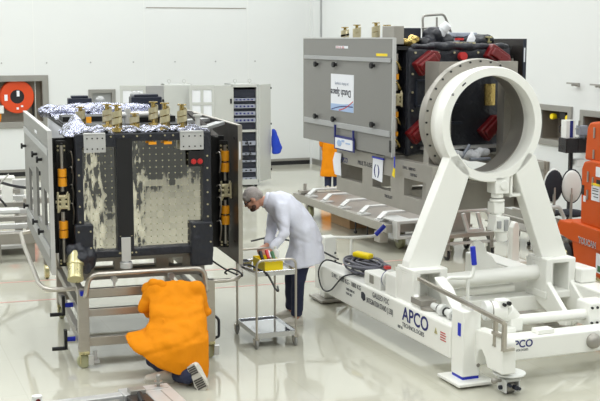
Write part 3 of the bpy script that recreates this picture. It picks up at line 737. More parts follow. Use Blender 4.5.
for (x0, x1, y0, y1, z0, z1) in ((.22, .50, 2.88, 3.0, 2.34, 2.48), (.95, 1.32, 2.75, 2.95, 2.33, 2.49)):
    t.part('sensor_box', MB().box(x0, x1, y0, y1, z0, z1).box(x0+.04, x1-.04, y0+.01, y1-.01, z1, z1+.03), M_rackdark, bev=.01)
t.part('sensor_dome', MB().ell((1.02, 2.85, 2.51), (.07, .06, .05)).ell((.60, 2.9, 2.44), (.06, .04, .06)), M_strip)
for (a, b, h) in ((.14, 1.02, .19), (.35, .54, .24), (.372, .05, .26), (.835, .66, .25), (.842, .08, .27), (1.02, .12, .25), (.63, .6, .14)):
    helix(t, a, b, 2.30, h, .05)
t.part('amber_tag', MB().box(.13, .18, .45, .47, 2.36, 2.42), M_orangetape)
t.part('silver_bollard', MB().cyl((1.17, .1, 2.29), (1.17, .1, 2.43), .025, n=14).cyl((1.17, .1, 2.43), (1.17, .1, 2.445), .045, n=16), M_alu)
c = MB().bar((1.24, .2, 2.30), (1.5, .5, 2.33), .10, .03); c.bar((1.25, 1.2, 2.30), (1.53, 1.3, 2.31), .16, .03)
t.part('hinge_cover', c, M_strip)
t.part('hinge_cover', MB().add([(1.22, .6, 2.45), (1.38, .1, 2.24), (1.30, .1, 2.24), (1.18, .7, 2.45)], [(0, 1, 2, 3)]).add([(1.22, .6, 2.43), (1.38, .1, 2.22), (1.30, .1, 2.22), (1.18, .7, 2.43)], [(3, 2, 1, 0)]), M_paneldark)
g = MB()
for k in range(4): g.spline([(.1+k*.3, .02, 2.31), (.2+k*.3, -.0, 2.35), (.3+k*.3, .02, 2.30)], .012)
t.part('deck_wiring', g, M_foil)

# ---- the trolley under it
t = T('assembly_trolley', 'steel trolley with tube bumpers carrying the left spacecraft', 'trolley', FA, (.62, 1.1, 0))
for a in (-.05, 1.20):
    for b in (0, 2.1):
        t.part('post', MB().box(a, a+.105, b, b+.10, .17, .80), M_steel, bev=.004)
for z0, z1 in ((.70, .785), (.51, .585), (.215, .305)):
    t.part('rail', MB().box(.055, 1.20, .02, .08, z0, z1), M_steel, bev=.004)
    t.part('rail', MB().box(.055, 1.20, 2.12, 2.18, z0, z1), M_steel, bev=.004)
    for a in (-.04, 1.22): t.part('rail', MB().box(a, a+.06, .10, 2.1, z0, z1), M_dull, bev=.004)
for b in (.35, 1.75):
    t.part('cradle_beam', MB().box(-.04, 1.28, b, b+.12, .80, .90), M_dull, bev=.004)
    for a in (.03, .36, .78, 1.05): t.part('cradle_post', MB().box(a, a+.13, b+.0, b+.12, .90, 1.1), M_dull, bev=.004)
t.part('upper_frame', MB().plate('z', 1.03, 1.085, -.0, 1.24, .12, 2.0, [(.08, 1.16, .2, 1.92)]), M_dull)
t.part('front_bumper', MB().tube([(.02, .02, .73), (.015, -.09, .74), (.05, -.1, .95), (1.17, -.1, .95), (1.20, -.09, .71), (1.2, .02, .72)], .026, .09, 12), M_steel)
for a in (.3, .86): t.part('clamp', MB().cyl((a, -.02, .80), (a, -.02, .90), .012, n=10).cyl((a, -.05, .88), (a, .02, .88), .03, n=14), M_alu)
t.part('side_bumper', MB().tube([(-.05, .15, .77), (-.33, .17, .77), (-.375, .5, .77), (-.36, 2.7, .77), (-.34, 3.5, .79), (-.2, 3.6, .79)], .024, .1, 12), M_steel)
t.part('side_bumper', MB().tube([(1.26, .1, .77), (1.52, .08, .77), (1.66, .3, .77), (1.9, 1.5, .78), (1.9, 2.2, .8)], .022, .1, 12), M_steel)
t.part('tube_bracket', MB().cyl((1.9, 2.2, .8), (1.3, 2.15, .76), .02, n=10).cyl((-.2, 3.6, .79), (-.01, 2.14, .74), .02, n=10), M_steel)
for (a, b) in ((-.0, .05), (1.25, .05), (-.0, 2.15), (1.25, 2.15)):
    c = t.part('caster', MB().box(a-.05, a+.05, b-.06, b+.06, .145, .17).box(a-.045, a-.033, b-.055, b+.045, .05, .15).box(a+.033, a+.045, b-.055, b+.045, .05, .15), M_goldcyl, bev=.003)
    t.part('wheel', MB().lathe([(.001, -.028), (.06, -.028), (.07, -.018), (.07, .018), (.06, .028), (.001, .028)], (a, b, .07), 'y' if b < 1 else 'x', 24), M_greenwheel, c)
    t.part('brake_pedal', MB().obox((a+.06, b-.07, .09), (.05, .03, .10), (.2, 0, 0)), M_alu, c)
t.part('jack_foot', MB().cyl((.105, .03, .17), (.105, .03, .06), .018, n=12).box(.07, .145, -.01, .07, .05, .075), M_alu)
for (b, z) in ((.55, .52), (.42, .20)):
    c = t.part('crank', MB().cyl((-.04, b, z), (-.13, b, z), .025, n=12), M_bluegrip)
    t.part('crank_handle', MB().box(-.15, -.12, b-.03, b+.03, z-.10, z+.1).cyl((-.14, b, z-.09), (-.27, b, z-.09), .02, n=10), M_blackflat, c)
t.part('blue_clamp', MB().box(-.03, .02, -.045, -.0, .735, .775), M_bluegrip)
t.part('dark_loop', MB().tube([(1.31, .05, .42), (1.34, -.0, .40), (1.34, -.0, .22), (1.31, .03, .20)], .014, .05), M_cable)

t = T('ground_cable', 'black cable looping from the left spacecraft to the trolley bumper', 'cable', FA, (1.5, .6, .77))
t.solo(MB().spline([(1.30, .45, 1.06), (1.33, .42, .96), (1.45, .40, .86), (1.55, .35, .80), (1.64, .22, .775), (1.60, .18, .83), (1.52, .2, .86), (1.47, .25, .82), (1.5, .3, .79)], .009), M_cable)

# ------------------------------------------------------------------ small steel cart
FC = (-.446, 11.556, 20.4)
t = T('tool_cart', 'two tier steel tool cart in front of the white coated person', 'cart', FC, (.215, .335, 0))
W, D = .43, .67
for a in (0, W):
    for b in (0, D): t.part('post', MB().cyl((a, b, .14), (a, b, .80), .012, n=12), M_steel)
for b in (0, D):
    t.part('handle', MB().tube([(0, b, .78), (0, b, .93), (W, b, .93), (W, b, .78)], .0125, .09, 12), M_steel)
for z, m in ((.14, M_tray), (.79, M_tray)):
    t.part('tray', MB().box(0, W, 0, D, z, z+.012).box(0, W, -.006, .006, z-.025, z+.03).box(0, W, D-.006, D+.006, z-.025, z+.03).box(-.006, .006, 0, D, z-.025, z+.03).box(W-.006, W+.006, 0, D, z-.025, z+.03), m, bev=.002)
for a in (0, W):
    for b in (0, D):
        c = t.part('caster', MB().cyl((a, b, .10), (a, b, .15), .016, n=12).box(a-.025, a+.025, b-.02, b+.045, .10, .112).box(a-.025, a-.018, b-.0, b+.05, .045, .11).box(a+.018, a+.025, b-.0, b+.05, .045, .11), M_steel)
        t.part('wheel', MB().lathe([(.001, -.015), (.044, -.015), (.055, -.008), (.055, .008), (.044, .015), (.001, .015)], (a, b+.025, .055), 'x', 20), M_rubber, c)
t = T('tool_bin', 'yellow open bin on top of the steel tool cart', 'bin', FC, (.2, .2, .802))
g = MB().plate('z', .802, .81, .10, .30, .03, .42).plate('z', .81, .905, .10, .30, .03, .42, [(.108, .292, .038, .412)])
t.solo(g, M_yellow, .002)
for k, (p, q, m, nm, lab) in enumerate((
    ((.14, .12, .83), (.16, .36, .95), M_blackflat, 'pliers', 'black handled tool sticking out of the yellow bin'),
    ((.20, .12, .84), (.21, .30, .97), M_redcap, 'screwdriver', 'red handled tool in the middle of the yellow bin'),
    ((.26, .10, .84), (.27, .30, .95), M_green, 'cutter', 'green handled tool at the right of the yellow bin'),
    ((.235, .16, .84), (.24, .34, .955), M_paper, 'marker', 'white stick tool between red and green tools'))):
    tt = T(nm, lab, 'tool', FC, ((p[0]+q[0])/2, (p[1]+q[1])/2, .815), 'tools in the yellow bin')
    tt.part('handle', MB().cyl(((p[0]+q[0])/2, (p[1]+q[1])/2, (p[2]+q[2])/2), q, .017, .021, n=12), m)
    tt.part('shank', MB().cyl(((p[0]), p[1], .815), ((p[0]+q[0])/2, (p[1]+q[1])/2, (p[2]+q[2])/2), .009, n=8), M_steel)
t = T('steel_dish', 'shallow steel dish on the cart left of the yellow bin', 'dish', FC, (.06, .5, .802))
t.solo(MB().plate('z', .802, .808, .01, .095, .45, .62).plate('z', .808, .835, .01, .095, .45, .62, [(.015, .09, .455, .615)]), M_tray)
t = T('white_bottle', 'white bottle beside the yellow bin under the bent arm', 'bottle', FC, (.36, .45, .802))
t.part('bottle_body', MB().lathe([(.001, .802), (.035, .802), (.038, .82), (.038, .93), (.02, .955), (.001, .955)], (.36, .45, 0), 'z', 20), M_whiteplastic)
t.part('cap', MB().lathe([(.001, .955), (.016, .955), (.016, .985), (.001, .985)], (.36, .45, 0), 'z', 14), M_whiteplastic)
t = T('black_cable', 'black cable hanging in a loop from the cart top', 'cable', FC, (.1, .3, .8))
t.solo(MB().spline([(-.04, .3, .84), (.03, .3, .83), (.06, .06, .82), (.10, -.03, .80), (.16, -.03, .7), (.24, .1, .6), (.34, .3, .53), (.42, .55, .52)], .011), M_cable)

# ------------------------------------------------------------------ the right spacecraft
t = T('spacecraft', 'black wrapped spacecraft with grey wing and sticker, lying behind the white ring', 'spacecraft', FB, (1.08, 3.4, 1.9), 'spacecraft under assembly')
c = MB().box(.46, 1.72, 2.2, 4.65, 1.92, 3.06)
t.part('body_core', c, M_inner)
fr = t.part('front_blanket', off(melt(MB().box(.44, 1.74, 2.13, 2.24, 1.90, 3.09), .025, 4, .018, 5), t.base), M_black)
t.part('side_blanket', MB().box(.43, .455, 2.16, 4.6, 1.92, 3.04), M_black)
P = [(a, 2.12, z) for a in (.52, .8, 1.0, 1.3, 1.62) for z in (3.03,)] + [(.49, 2.12, z) for z in (2.0, 2.2, 2.4, 2.6, 2.8)] + [(1.69, 2.12, z) for z in (2.0, 2.3, 2.6, 2.9)]
t.part('fastener', dots(P, .012), M_palegold, fr)
g = MB().box(.52, .76, 2.09, 2.13, 2.44, 2.46).box(.52, .54, 2.09, 2.13, 2.44, 2.74).box(.52, .76, 2.09, 2.13, 2.72, 2.74).box(.74, .76, 2.09, 2.13, 2.44, 2.74)
g.box(.80, 1.05, 2.08, 2.13, 2.44, 2.47).box(.85, 1.1, 2.08, 2.13, 2.24, 2.27)
t.part('blanket_frame', g, M_rackdark, fr)
for (a, z, r) in ((.645, 2.93, .62), (1.535, 2.98, -.55), (.57, 2.19, .7), (1.47, 2.20, .75)):
    ca, sa = math.cos(r), math.sin(r)
    g = MB(); 
    for u0, u1, w in ((-.15, .15, .085), (-.12, .13, .05)):
        pts = [(-.15, -w), (.10, -w), (.16, -.03), (.16, .03), (.10, w), (-.15, w)] if w > .06 else [(-.13, -w), (.1, -w), (.1, w), (-.13, w)]
        poly = [(a+x*ca-y*sa, z+x*sa+y*ca) for x, y in pts]
        g.prism(poly, 'y', 2.03 if w > .06 else 1.99, 2.14)
    t.part('red_cover', g, M_red, bev=.015)
t.part('red_cap', MB().cyl((1.09, 2.06, 2.99), (1.09, 2.14, 2.99), .045, n=18), M_redcap)
t.part('gold_patch', MB().plate('y', 2.10, 2.13, 1.395, 1.52, 2.44, 2.68), M_gold, fr)
t.part('lower_shelf', MB().box(.6, 1.6, 2.0, 2.14, 1.97, 2.0), M_alu)
c = MB(); c.ell((.95, 2.0, 1.92), (.14, .1, .05)); c.ell((1.15, 1.98, 1.90), (.12, .1, .06)); c.ell((1.3, 2.0, 1.93), (.1, .08, .05))
t.part('white_wadding', off(melt(c, .012, 2, .03, 14), t.base), M_paper)
g = MB().cyl((1.02, 1.95, 1.88), (1.12, 1.95, 2.02), .02, n=10).cyl((1.1, 1.9, 1.86), (1.35, 1.9, 1.86), .02, n=10)
t.part('wadding_rod', g, M_rackunit)
wl = t.part('solar_wing', MB().box(.24, .265, 2.1, 4.72, 1.90, 3.18), M_panel, label='grey outer face with sticker and two pale strips')
t.part('strip', MB().box(.222, .24, 2.13, 4.66, 2.925, 2.97), M_strip, wl, bev=.003)
t.part('strip', MB().box(.222, .24, 2.13, 4.66, 2.115, 2.18), M_strip, wl, bev=.003)
t.part('edge_profile', MB().box(.232, .272, 2.085, 2.1, 1.9, 3.19).box(.235, .268, 2.1, 4.72, 3.18, 3.195), M_alu, wl)
for (b, z) in ((4.23, 2.865), (3.65, 2.872), (2.575, 2.884), (4.245, 2.214), (3.67, 2.214), (2.56, 2.225)):
    t.part('hold_down_knob', MB().cyl((.24, b, z), (.21, b, z), .018, n=12).cyl((.215, b, z), (.19, b, z), .034, n=14), M_blackflat, wl)
st = t.part('sticker', MB().box(.236, .241, 3.125, 3.80, 2.32, 2.76), M_paper, wl)
# sticker print: rotated half a turn, as it hangs in the photograph
t.text('Dutch Space', (.2345, 3.20, 2.575), (0, 1, 0), (0, 0, -1), .118, M_inkdark, st, bold=.002)
t.text('an Airbus company', (.2345, 3.27, 2.66), (0, 1, 0), (0, 0, -1), .052, M_rackunit, st)
def swoosh(b0, z0, b1, z1, bend, w, m):
    g = MB(); n = 14; pts = []
    for i in range(n+1):
        u = i/n; pts.append((b0+(b1-b0)*u, z0+(z1-z0)*u+bend*math.sin(PI*u)))
    up = [(b, z+w/2) for b, z in pts]; dn = [(b, z-w/2) for b, z in pts]
    g.prism(up+dn[::-1], 'x', .2342, .237); t.part('sticker_swoosh', g, m, st)
g = MB().prism([(3.80, 2.32), (3.125, 2.32), (3.125, 2.43), (3.4, 2.405), (3.8, 2.40)], 'x', .2350, .237); t.part('sticker_band', g, M_cyan, st)
swoosh(3.78, 2.33, 3.14, 2.385, .02, .012, M_inkblue)
swoosh(3.55, 2.33, 3.14, 2.45, -.02, .014, M_redcap)
t.part('yellow_tag', MB().box(.237, .241, 2.24, 2.52, 2.99, 3.02), M_yellow, wl)
tg = t.part('red_tag', MB().box(.237, .241, 3.30, 3.66, 3.065, 3.095), M_paper, wl)
t.text('D14 05', (.236, 3.64, 3.066), (0, -1, 0), (0, 0, 1), .036, M_inkred, tg, sx=2.2)
t.part('grip_slot', MB().box(.228, .236, 2.1, 2.15, 1.95, 2.08), M_blackflat, wl)
wr = t.part('solar_wing', MB().box(1.87, 1.90, 2.1, 4.7, 1.90, 3.18), M_paneldark, label='dark inner face of the far wing')
t.part('edge_profile', MB().box(1.865, 1.905, 2.085, 2.1, 1.9, 3.18), M_rackdark, wr)
t.part('grip_slot', MB().box(1.87, 1.885, 2.078, 2.086, 2.92, 3.08), M_paper, wr)
t.part('bay_wall', MB().box(.28, .45, 2.4, 2.44, 1.93, 3.1).box(1.74, 1.865, 2.4, 2.44, 1.93, 3.1), M_inner)
hinge_column(t, .34, 2.22, 1.95, 3.06, [(2.74, 2.80), (2.33, 2.39), (2.12, 2.17)], 2.52, .026)
hinge_column(t, 1.80, 2.22, 1.95, 3.0, [(2.74, 2.80), (2.36, 2.43)], 2.52, .026)
g = MB()
for z in (2.9, 2.68, 2.3, 2.05): g.spline([(.28, 2.3, z), (.33, 2.2, z+.03), (.39, 2.22, z-.05), (.42, 2.3, z-.02)], .014)
t.part('bay_wiring', g, M_gold)
t.part('deck', MB().box(.30, 1.76, 2.16, 4.66, 3.06, 3.10), M_inner)
c = MB(); limb(c, [(.52, 2.16, 3.09, .035), (.9, 2.14, 3.10, .05), (1.3, 2.15, 3.10, .045), (1.68, 2.16, 3.09, .04)])
t.part('rim_blanket', off(melt(c, .014, 3, .02, 9), t.base), M_black)
c = MB(); c.ell((.86, 2.35, 3.2), (.12, .12, .11)); c.ell((1.0, 2.4, 3.16), (.14, .1, .08)); c.ell((1.45, 2.4, 3.16), (.22, .12, .07)); c.ell((.74, 2.3, 3.13), (.1, .1, .07))
t.part('loose_blanket', off(melt(c, .016, 3, .03, 9), t.base), M_black)
t.part('deck_foil', blanket_sheet(.32, .9, 2.6, 4.5, 3.10, .09, 34, .015, 6., 3.), M_foil)
c = MB(); c.ell((.50, 2.35, 3.14), (.13, .14, .05)); c.ell((.58, 2.28, 3.18), (.06, .06, .05))
t.part('amber_foil', off(melt(c, .012, 2, .03, 14), t.base), M_gold)
t.part('grey_box', MB().box(.30, .42, 2.2, 2.5, 3.12, 3.32), M_dull, bev=.006)
t.part('grey_box', MB().box(.48, .74, 2.42, 2.7, 3.12, 3.30), M_rackdark, bev=.006)
for (a, b, z, h) in ((.42, 3.80, 3.12, .20), (.42, 3.45, 3.12, .225), (.42, 2.92, 3.12, .245), (.40, 2.59, 3.12, .215)):
    helix(t, a, b, z, h, .05, 2.)
t.part('tube_handle', MB().tube([(.88, 2.62, 3.12), (.86, 2.62, 3.44), (1.18, 2.7, 3.46), (1.28, 2.7, 3.24), (1.3, 2.7, 3.1)], .014, .05, 10).cyl((.98, 2.5, 3.1), (.98, 2.5, 3.42), .012, n=10).cyl((.84, 2.6, 3.30), (1.0, 2.5, 3.30), .01, n=8), M_frame)
t.part('white_cap', MB().cyl((.92, 2.3, 3.22), (.95, 2.27, 3.30), .05, n=18).cyl((.94, 2.28, 3.28), (.99, 2.24, 3.34), .06, .05, n=18), M_paper, bev=.01)
t.part('connector_strip', MB().box(.95, 1.28, 2.14, 2.19, 3.11, 3.15), M_strip)
g = MB()
for k in range(6): g.box(.965+k*.053, 1.0+k*.053, 2.125, 2.142, 3.118, 3.142)
t.part('connector', g, M_palegold)
t.part('red_tag', MB().box(1.02, 1.12, 2.13, 2.15, 3.165, 3.19), M_redcap)
t.part('top_unit', MB().box(1.18, 1.45, 2.4, 2.6, 3.2, 3.25).box(1.21, 1.42, 2.42, 2.58, 3.12, 3.2), M_rackunit, bev=.008)
c = MB().rings([((1.33, 2.32, 3.13), (.07, 0, 0), (0, .04, 0)), ((1.33, 2.32, 3.19), (.05, 0, 0), (0, .035, 0)), ((1.33, 2.32, 3.26), (.012, 0, 0), (0, .01, 0))], 14)
t.part('white_tie', off(melt(c, .008, 2, .008, 20), t.base), M_paper)
t.part('eye_stud', MB().cyl((1.54, 2.3, 3.1), (1.54, 2.3, 3.19), .012, n=10).cyl((1.54, 2.3, 3.19), (1.54, 2.3, 3.21), .04, n=14).cyl((1.54, 2.3, 3.14), (1.54, 2.3, 3.15), .035, n=14), M_goldcyl)

# ------------------------------------------------------------------ grey cradle that carries it
t = T('support_cradle', 'grey metal L shaped cradle bolted to the white ring, holding the right spacecraft', 'cradle', FB, (.95, 2.4, 1.15))
CA, CZ = .92, 2.325
def holed_square(y0, y1, x0, x1, z0, z1, cx, cz, r, n=64):
    g = MB(); ri = []; ro = []
    for k in range(n):
        a = 2*PI*k/n; dx, dz = math.cos(a), math.sin(a)
        ri.append((cx+r*dx, cz+r*dz))
        tt = min([((x1-cx)/dx if dx > 1e-9 else (x0-cx)/dx if dx < -1e-9 else 1e9), ((z1-cz)/dz if dz > 1e-9 else (z0-cz)/dz if dz < -1e-9 else 1e9)])
        ro.append((cx+tt*dx, cz+tt*dz))
    vs = [(p[0], y, p[1]) for y in (y0, y1) for L in (ri, ro) for p in L]
    fs = []
    for k in range(n):
        j = (k+1) % n
        fs += [(k, j, n+j, n+k), (2*n+k, 3*n+k, 3*n+j, 2*n+j), (k, 2*n+k, 2*n+j, j), (n+k, n+j, 3*n+j, 3*n+k)]
    return g.add(vs, fs)
pl = t.part('back_plate', MB().plate('y', 1.66, 1.74, .57, 1.53, 1.345, 2.94, [(.72, 1.37, 1.72, 2.80)]), M_dull)
t.part('plate_rib', MB().box(.57, .61, 1.74, 1.98, 1.345, 2.94).box(1.49, 1.53, 1.74, 2.0, 1.345, 2.94), M_dull, pl)
ad = t.part('adapter_ring', MB().lathe([(.55, 1.40), (.645, 1.40), (.655, 1.44), (.655, 1.47), (.58, 1.50), (.575, 1.64), (.575, 1.66), (.55, 1.66), (.55, 1.40)], (CA-.01, 0, CZ), 'y', 72), M_dull)
t.part('bolt', dots([(CA-.01+.625*math.cos(k*PI/16), 1.40, CZ+.625*math.sin(k*PI/16)) for k in range(32)], .011, (0, -1, 0), .012), M_blackflat, ad)
H = [(3.00, 3.62, 1.50, 1.68), (2.25, 2.72, 1.50, 1.67), (1.42, 1.92, 1.50, 1.69)]
sp = t.part('side_frame', MB().plate('x', .30, .40, 1.28, 3.76, 1.335, 1.88, H), M_dull, bev=.004)
t.part('side_frame', MB().box(1.55, 1.65, 1.28, 3.76, 1.335, 1.45).box(1.55, 1.65, 1.28, 3.76, 1.76, 1.88).box(1.55, 1.65, 3.66, 3.76, 1.4, 1.8).box(1.55, 1.65, 1.28, 1.4, 1.4, 1.8), M_dull, bev=.004)
t.part('cross_beam', MB().box(.40, 1.55, 3.62, 3.76, 1.36, 1.86).box(.40, 1.55, 2.7, 2.95, 1.345, 1.44).box(.40, 1.55, 1.75, 1.9, 1.345, 1.44), M_dull, bev=.004)
t.part('saddle', MB().box(.3, 1.65, 2.2, 2.4, 1.86, 1.905).box(.3, 1.65, 3.4, 3.6, 1.86, 1.905), M_dull)
g = MB().box(.285, .30, 1.15, 1.40, 1.16, 2.3)
t.part('upright', MB().bar((.40, 1.52, 1.34), (.46, 1.60, 2.2), .12, .12), M_dull, bev=.004)
t.text('APCO', (.298, 3.63, 1.70), (0, -1, 0), (0, 0, 1), .085, M_inkblue, sp, sx=.9)
t.text('MULTI-USE', (.298, 3.13, 1.715), (0, -1, 0), (0, 0, 1), .075, M_inkdark, sp, sx=1.1)
t.text('TROLLEY', (.298, 2.40, 1.42), (0, -1, 0), (0, 0, 1), .05, M_inkdark, sp)
t.text('S.W.L. 1000 KG', (.298, 1.95, 1.79), (0, -1, 0), (0, 0, 1), .045, M_inkdark, sp)
t.text('1350 KG', (.298, 1.78, 1.73), (0, -1, 0), (0, 0, 1), .045, M_inkdark, sp)

t = T('document_pouch', 'clear pouch with printed sheet hanging on the grey wing edge', 'pouch', FB, (.22, 3.35, 1.88))
t.part('pouch', MB().box(.214, .222, 3.05, 3.64, 1.86, 2.03), M_inkblue)
t.part('sheet', MB().box(.208, .214, 3.09, 3.60, 1.875, 2.0), M_paper)
g = MB().ell((.207, 3.47, 1.94), (.004, .07, .04)).box(.205, .21, 3.32, 3.40, 1.96, 1.985).box(.205, .21, 3.15, 3.28, 1.945, 1.96)
t.part('print', g, M_cyan)
t.part('strap', MB().box(.205, .222, 3.60, 3.63, 2.0, 2.15).box(.205, .222, 3.06, 3.09, 2.0, 2.12), M_inkblue)
t = T('white_cloth', 'white cloth hanging off the far end of the grey cradle', 'cloth', FB, (.28, 3.75, 1.55))
g = MB(); 
g.rings([((.285, 3.68, 1.80), (.01, 0, 0), (0, .10, 0)), ((.275, 3.70, 1.7), (.014, 0, 0), (0, .12, 0)), ((.28, 3.69, 1.58), (.012, 0, 0), (0, .11, 0)), ((.28, 3.67, 1.53), (.01, 0, 0), (0, .10, 0))], 16)
t.solo(g, M_paper)
t = T('paper_tag', 'white paper tag with two blue brackets on the grey cradle', 'tag', FB, (.29, 2.55, 1.58))
t.part('sheet', MB().prism([(2.70, 1.60), (2.68, 1.84), (2.42, 1.84), (2.44, 1.58)], 'x', .285, .292), M_paper)
t.part('blue_band', MB().box(.280, .294, 2.40, 2.70, 1.835, 1.855), M_bluegrip)
t.text('( )', (.2835, 2.655, 1.66), (0, -1, 0), (0, 0, 1), .15, M_inkblue, bold=.004, sx=1.1)
t = T('hanging_tag', 'blue and yellow tag hanging at the near corner of the grey wing', 'tag', FB, (.26, 2.06, 1.68))
t.part('ribbon', MB().box(.25, .256, 2.05, 2.07, 1.78, 1.91), M_bluegrip)
t.part('yellow_end', MB().prism([(2.05, 1.79), (2.08, 1.79), (2.12, 1.70), (2.06, 1.68)], 'x', .25, .258), M_yellow)

# ------------------------------------------------------------------ white integration stand
t = T('integration_stand', 'large white stand with upright ring on two slanted legs', 'stand', FB, (1., 1.2, 0))
lb = t.part('base_beam', MB().box(-.10, .15, .12, 3.50, .19, .51), M_white, bev=.02, label='long left beam with printed lettering')
rb = t.part('base_beam', MB().box(1.92, 2.2, .0, 3.4, .19, .51), M_white, bev=.02)
cb = t.part('cross_beam', MB().box(.14, 2.6, -.25, -.03, .22, .43), M_white, bev=.015)
t.part('cap_block', MB().box(.66, .84, -.2, -.08, .43, .475), M_white, cb, bev=.008)
hc = t.part('hydraulic_coupling', MB().lathe([(.001, -.32), (.035, -.32), (.06, -.30), (.075, -.27), (.075, -.25), (.001, -.25)], (1.24, 0, .33), 'y', 20), M_dull, cb)
t.part('far_cross_beam', MB().box(.15, 1.95, 1.2, 1.45, .28, .44), M_white, bev=.01)
t.part('torque_tube', MB().cyl((.26, 1.2, .68), (1.62, 1.2, .70), .082, n=28), M_white)
t.part('torque_tube', MB().cyl((.26, 1.28, .53), (1.3, 1.28, .54), .045, n=20), M_white)
# legs and ring
for poly in ([(-.05, .80), (-.03, .93), (.417, 1.99), (.52, 2.02), (.66, 1.82), (.325, .86), (.325, .80)], [(1.555, .80), (1.555, .86), (1.20, 1.80), (1.34, 2.02), (1.445, 1.96), (1.865, .89), (1.865, .80)]):
    t.part('leg', MB().prism(poly, 'y', 1.12, 1.28), M_white, bev=.012)
CA, CZ = .912, 2.305
rg = t.part('ring', MB().lathe([(.50, 1.135), (.505, 1.12), (.588, 1.12), (.597, 1.135), (.597, 1.27), (.575, 1.29), (.575, 1.40), (.545, 1.40), (.545, 1.27), (.50, 1.26), (.50, 1.135)], (CA, 0, CZ), 'y', 96), M_white)
g = MB()
for k in range(4): g.obox((CA+.56*math.cos(2.55+.0*k)-.02+.015*(k % 2), 1.118, CZ+.56*math.sin(2.55)+.012*(k//2)), (.010, .004, .009))
g.obox((CA-.35, 1.118, CZ+.42), (.05, .004, .014), (0, -.7, 0))
t.part('scale_mark', g, M_inkdark, rg)
# hinge blocks at the feet of the legs
def foot(a0, a1):
    g = MB().box(a0, a0+.09, 1.0, 1.36, .46, .84).box(a1-.09, a1, 1.0, 1.36, .46, .84).box(a0, a1, 1.26, 1.36, .46, .84).box(a0, a1, 1.0, 1.36, .82, .87).box(a0-.01, a1+.01, .99, 1.37, .44, .52)
    h = t.part('hinge_block', g, M_white, bev=.012)
    for a in (a0, a1-.08):
        t.part('cheek_plate', MB().prism([(1.02, .82), (1.0, .62), (.62, .34), (.62, .24), (.74, .22), (1.3, .42), (1.3, .82)], 'x', a+.01, a+.07), M_white, h, bev=.012)
    return h
foot(-.05, .35); foot(1.53, 1.90)
t.part('hinge_pin', MB().cyl((1.60, .68, .29), (2.0, .68, .29), .05, n=20).cyl((1.62, .68, .29), (1.66, .68, .29), .07, n=20), M_white)
t.part('actuator_housing', MB().box(1.86, 2.12, .5, 1.3, .45, .60).box(1.9, 2.1, .9, 1.25, .6, .76), M_white, bev=.02)
t.part('actuator_clevis', MB().box(1.38, 1.62, .0, .24, .38, .63), M_white, bev=.02)
g = MB()
for a in (1.40, 1.46): g.cyl((a, .01, .58), (a, -.015, .58), .012, n=10).cyl((a, .01, .43), (a, -.015, .43), .012, n=10)
g.cyl((1.57, .01, .43), (1.57, -.02, .43), .024, n=12).cyl((1.57, .01, .58), (1.57, -.02, .58), .024, n=12)
t.part('bolt', g, M_blackflat)
t.part('actuator_tube', MB().cyl((1.60, .12, .51), (2.4, .12, .51), .115, n=28), M_white)
t.part('actuator_rod', MB().cyl((.58, .06, .52), (1.40, .10, .50), .052, n=24), M_white)
m = t.part('gear_motor', MB().cyl((.30, .10, .63), (.46, .06, .63), .088, n=28).box(.36, .48, .0, .12, .66, .74).cyl((.46, .06, .62), (.58, .08, .53), .085, .065, n=24).box(.48, .62, .0, .18, .42, .56).box(.40, .52, -.04, .2, .42, .48), M_white, bev=.012)
t.part('fan_cowl', MB().cyl((.25, .112, .63), (.31, .10, .63), .095, n=28), M_whiteplastic, m, bev=.01)
t.part('joint_line', MB().cyl((.312, .098, .63), (.322, .096, .63), .092, n=28), M_dull, m)
t.part('socket', MB().cyl((.40, .01, .70), (.40, -.03, .70), .016, n=12).cyl((.45, .01, .71), (.45, -.03, .71), .02, n=12), M_blackflat, m)
# near jack column, caster arm, handrail
nc = t.part('jack_column', MB().box(-.10, .09, -.12, .10, .075, .70), M_white, bev=.015)
t.part('foot_plate', MB().box(-.20, .19, -.24, .18, .02, .05), M_white, nc, bev=.008)
t.part('shim', MB().box(-.09, .08, -.11, .09, .05, .08), M_bluegrip, nc)
t.part('bolt', dots([(.065, -.12, z) for z in (.18, .25, .32, .39)], .018, (0, -1, 0), .01), M_dull, nc)
t.part('name_plate', MB().box(-.106, -.095, -.08, -.03, .46, .58), M_bluegrip, nc)
arm = t.part('caster_arm', MB().prism([(-.06, .52), (-.30, .54), (-.56, .55), (-.60, .50), (-.60, .22), (-.34, .22), (-.30, .30), (-.24, .36), (-.18, .34), (-.12, .18), (-.06, .16)], 'x', .03, .17), M_white, bev=.01)
cs = t.part('caster', MB().lathe([(.001, .195), (.15, .195), (.15, .18), (.06, .16), (.06, .12), (.001, .12)], (.19, -.46, 0), 'z', 24).box(.115, .13, -.53, -.39, .02, .14).box(.25, .265, -.53, -.39, .02, .14).box(.11, .27, -.53, -.39, .12, .145), M_whiteplastic, arm, bev=.004)
g = MB().cyl((.09, -.46, .06), (.29, -.46, .06), .02, n=12).cyl((.14, -.53, .1), (.14, -.57, .1), .015, n=10).cyl((.20, -.53, .075), (.20, -.58, .075), .022, n=10).cyl((.24, -.53, .06), (.24, -.57, .06), .015, n=10)
t.part('brake', g, M_rackdark, arm)
t.part('wheel', MB().lathe([(.001, -.045), (.05, -.045), (.058, -.03), (.058, .03), (.05, .045), (.001, .045)], (.19, -.46, .058), 'x', 22), M_dull, arm)
t.part('toggle', MB().cyl((.09, -.48, .13), (.0, -.52, .15), .014, n=10).ell((.0, -.52, .15), (.03, .03, .03)), M_dull, arm)
hr = t.part('handrail', MB().bar((.0, .97, .79), (-.0, -.66, .715), .036, .036), M_steel, bev=.006)
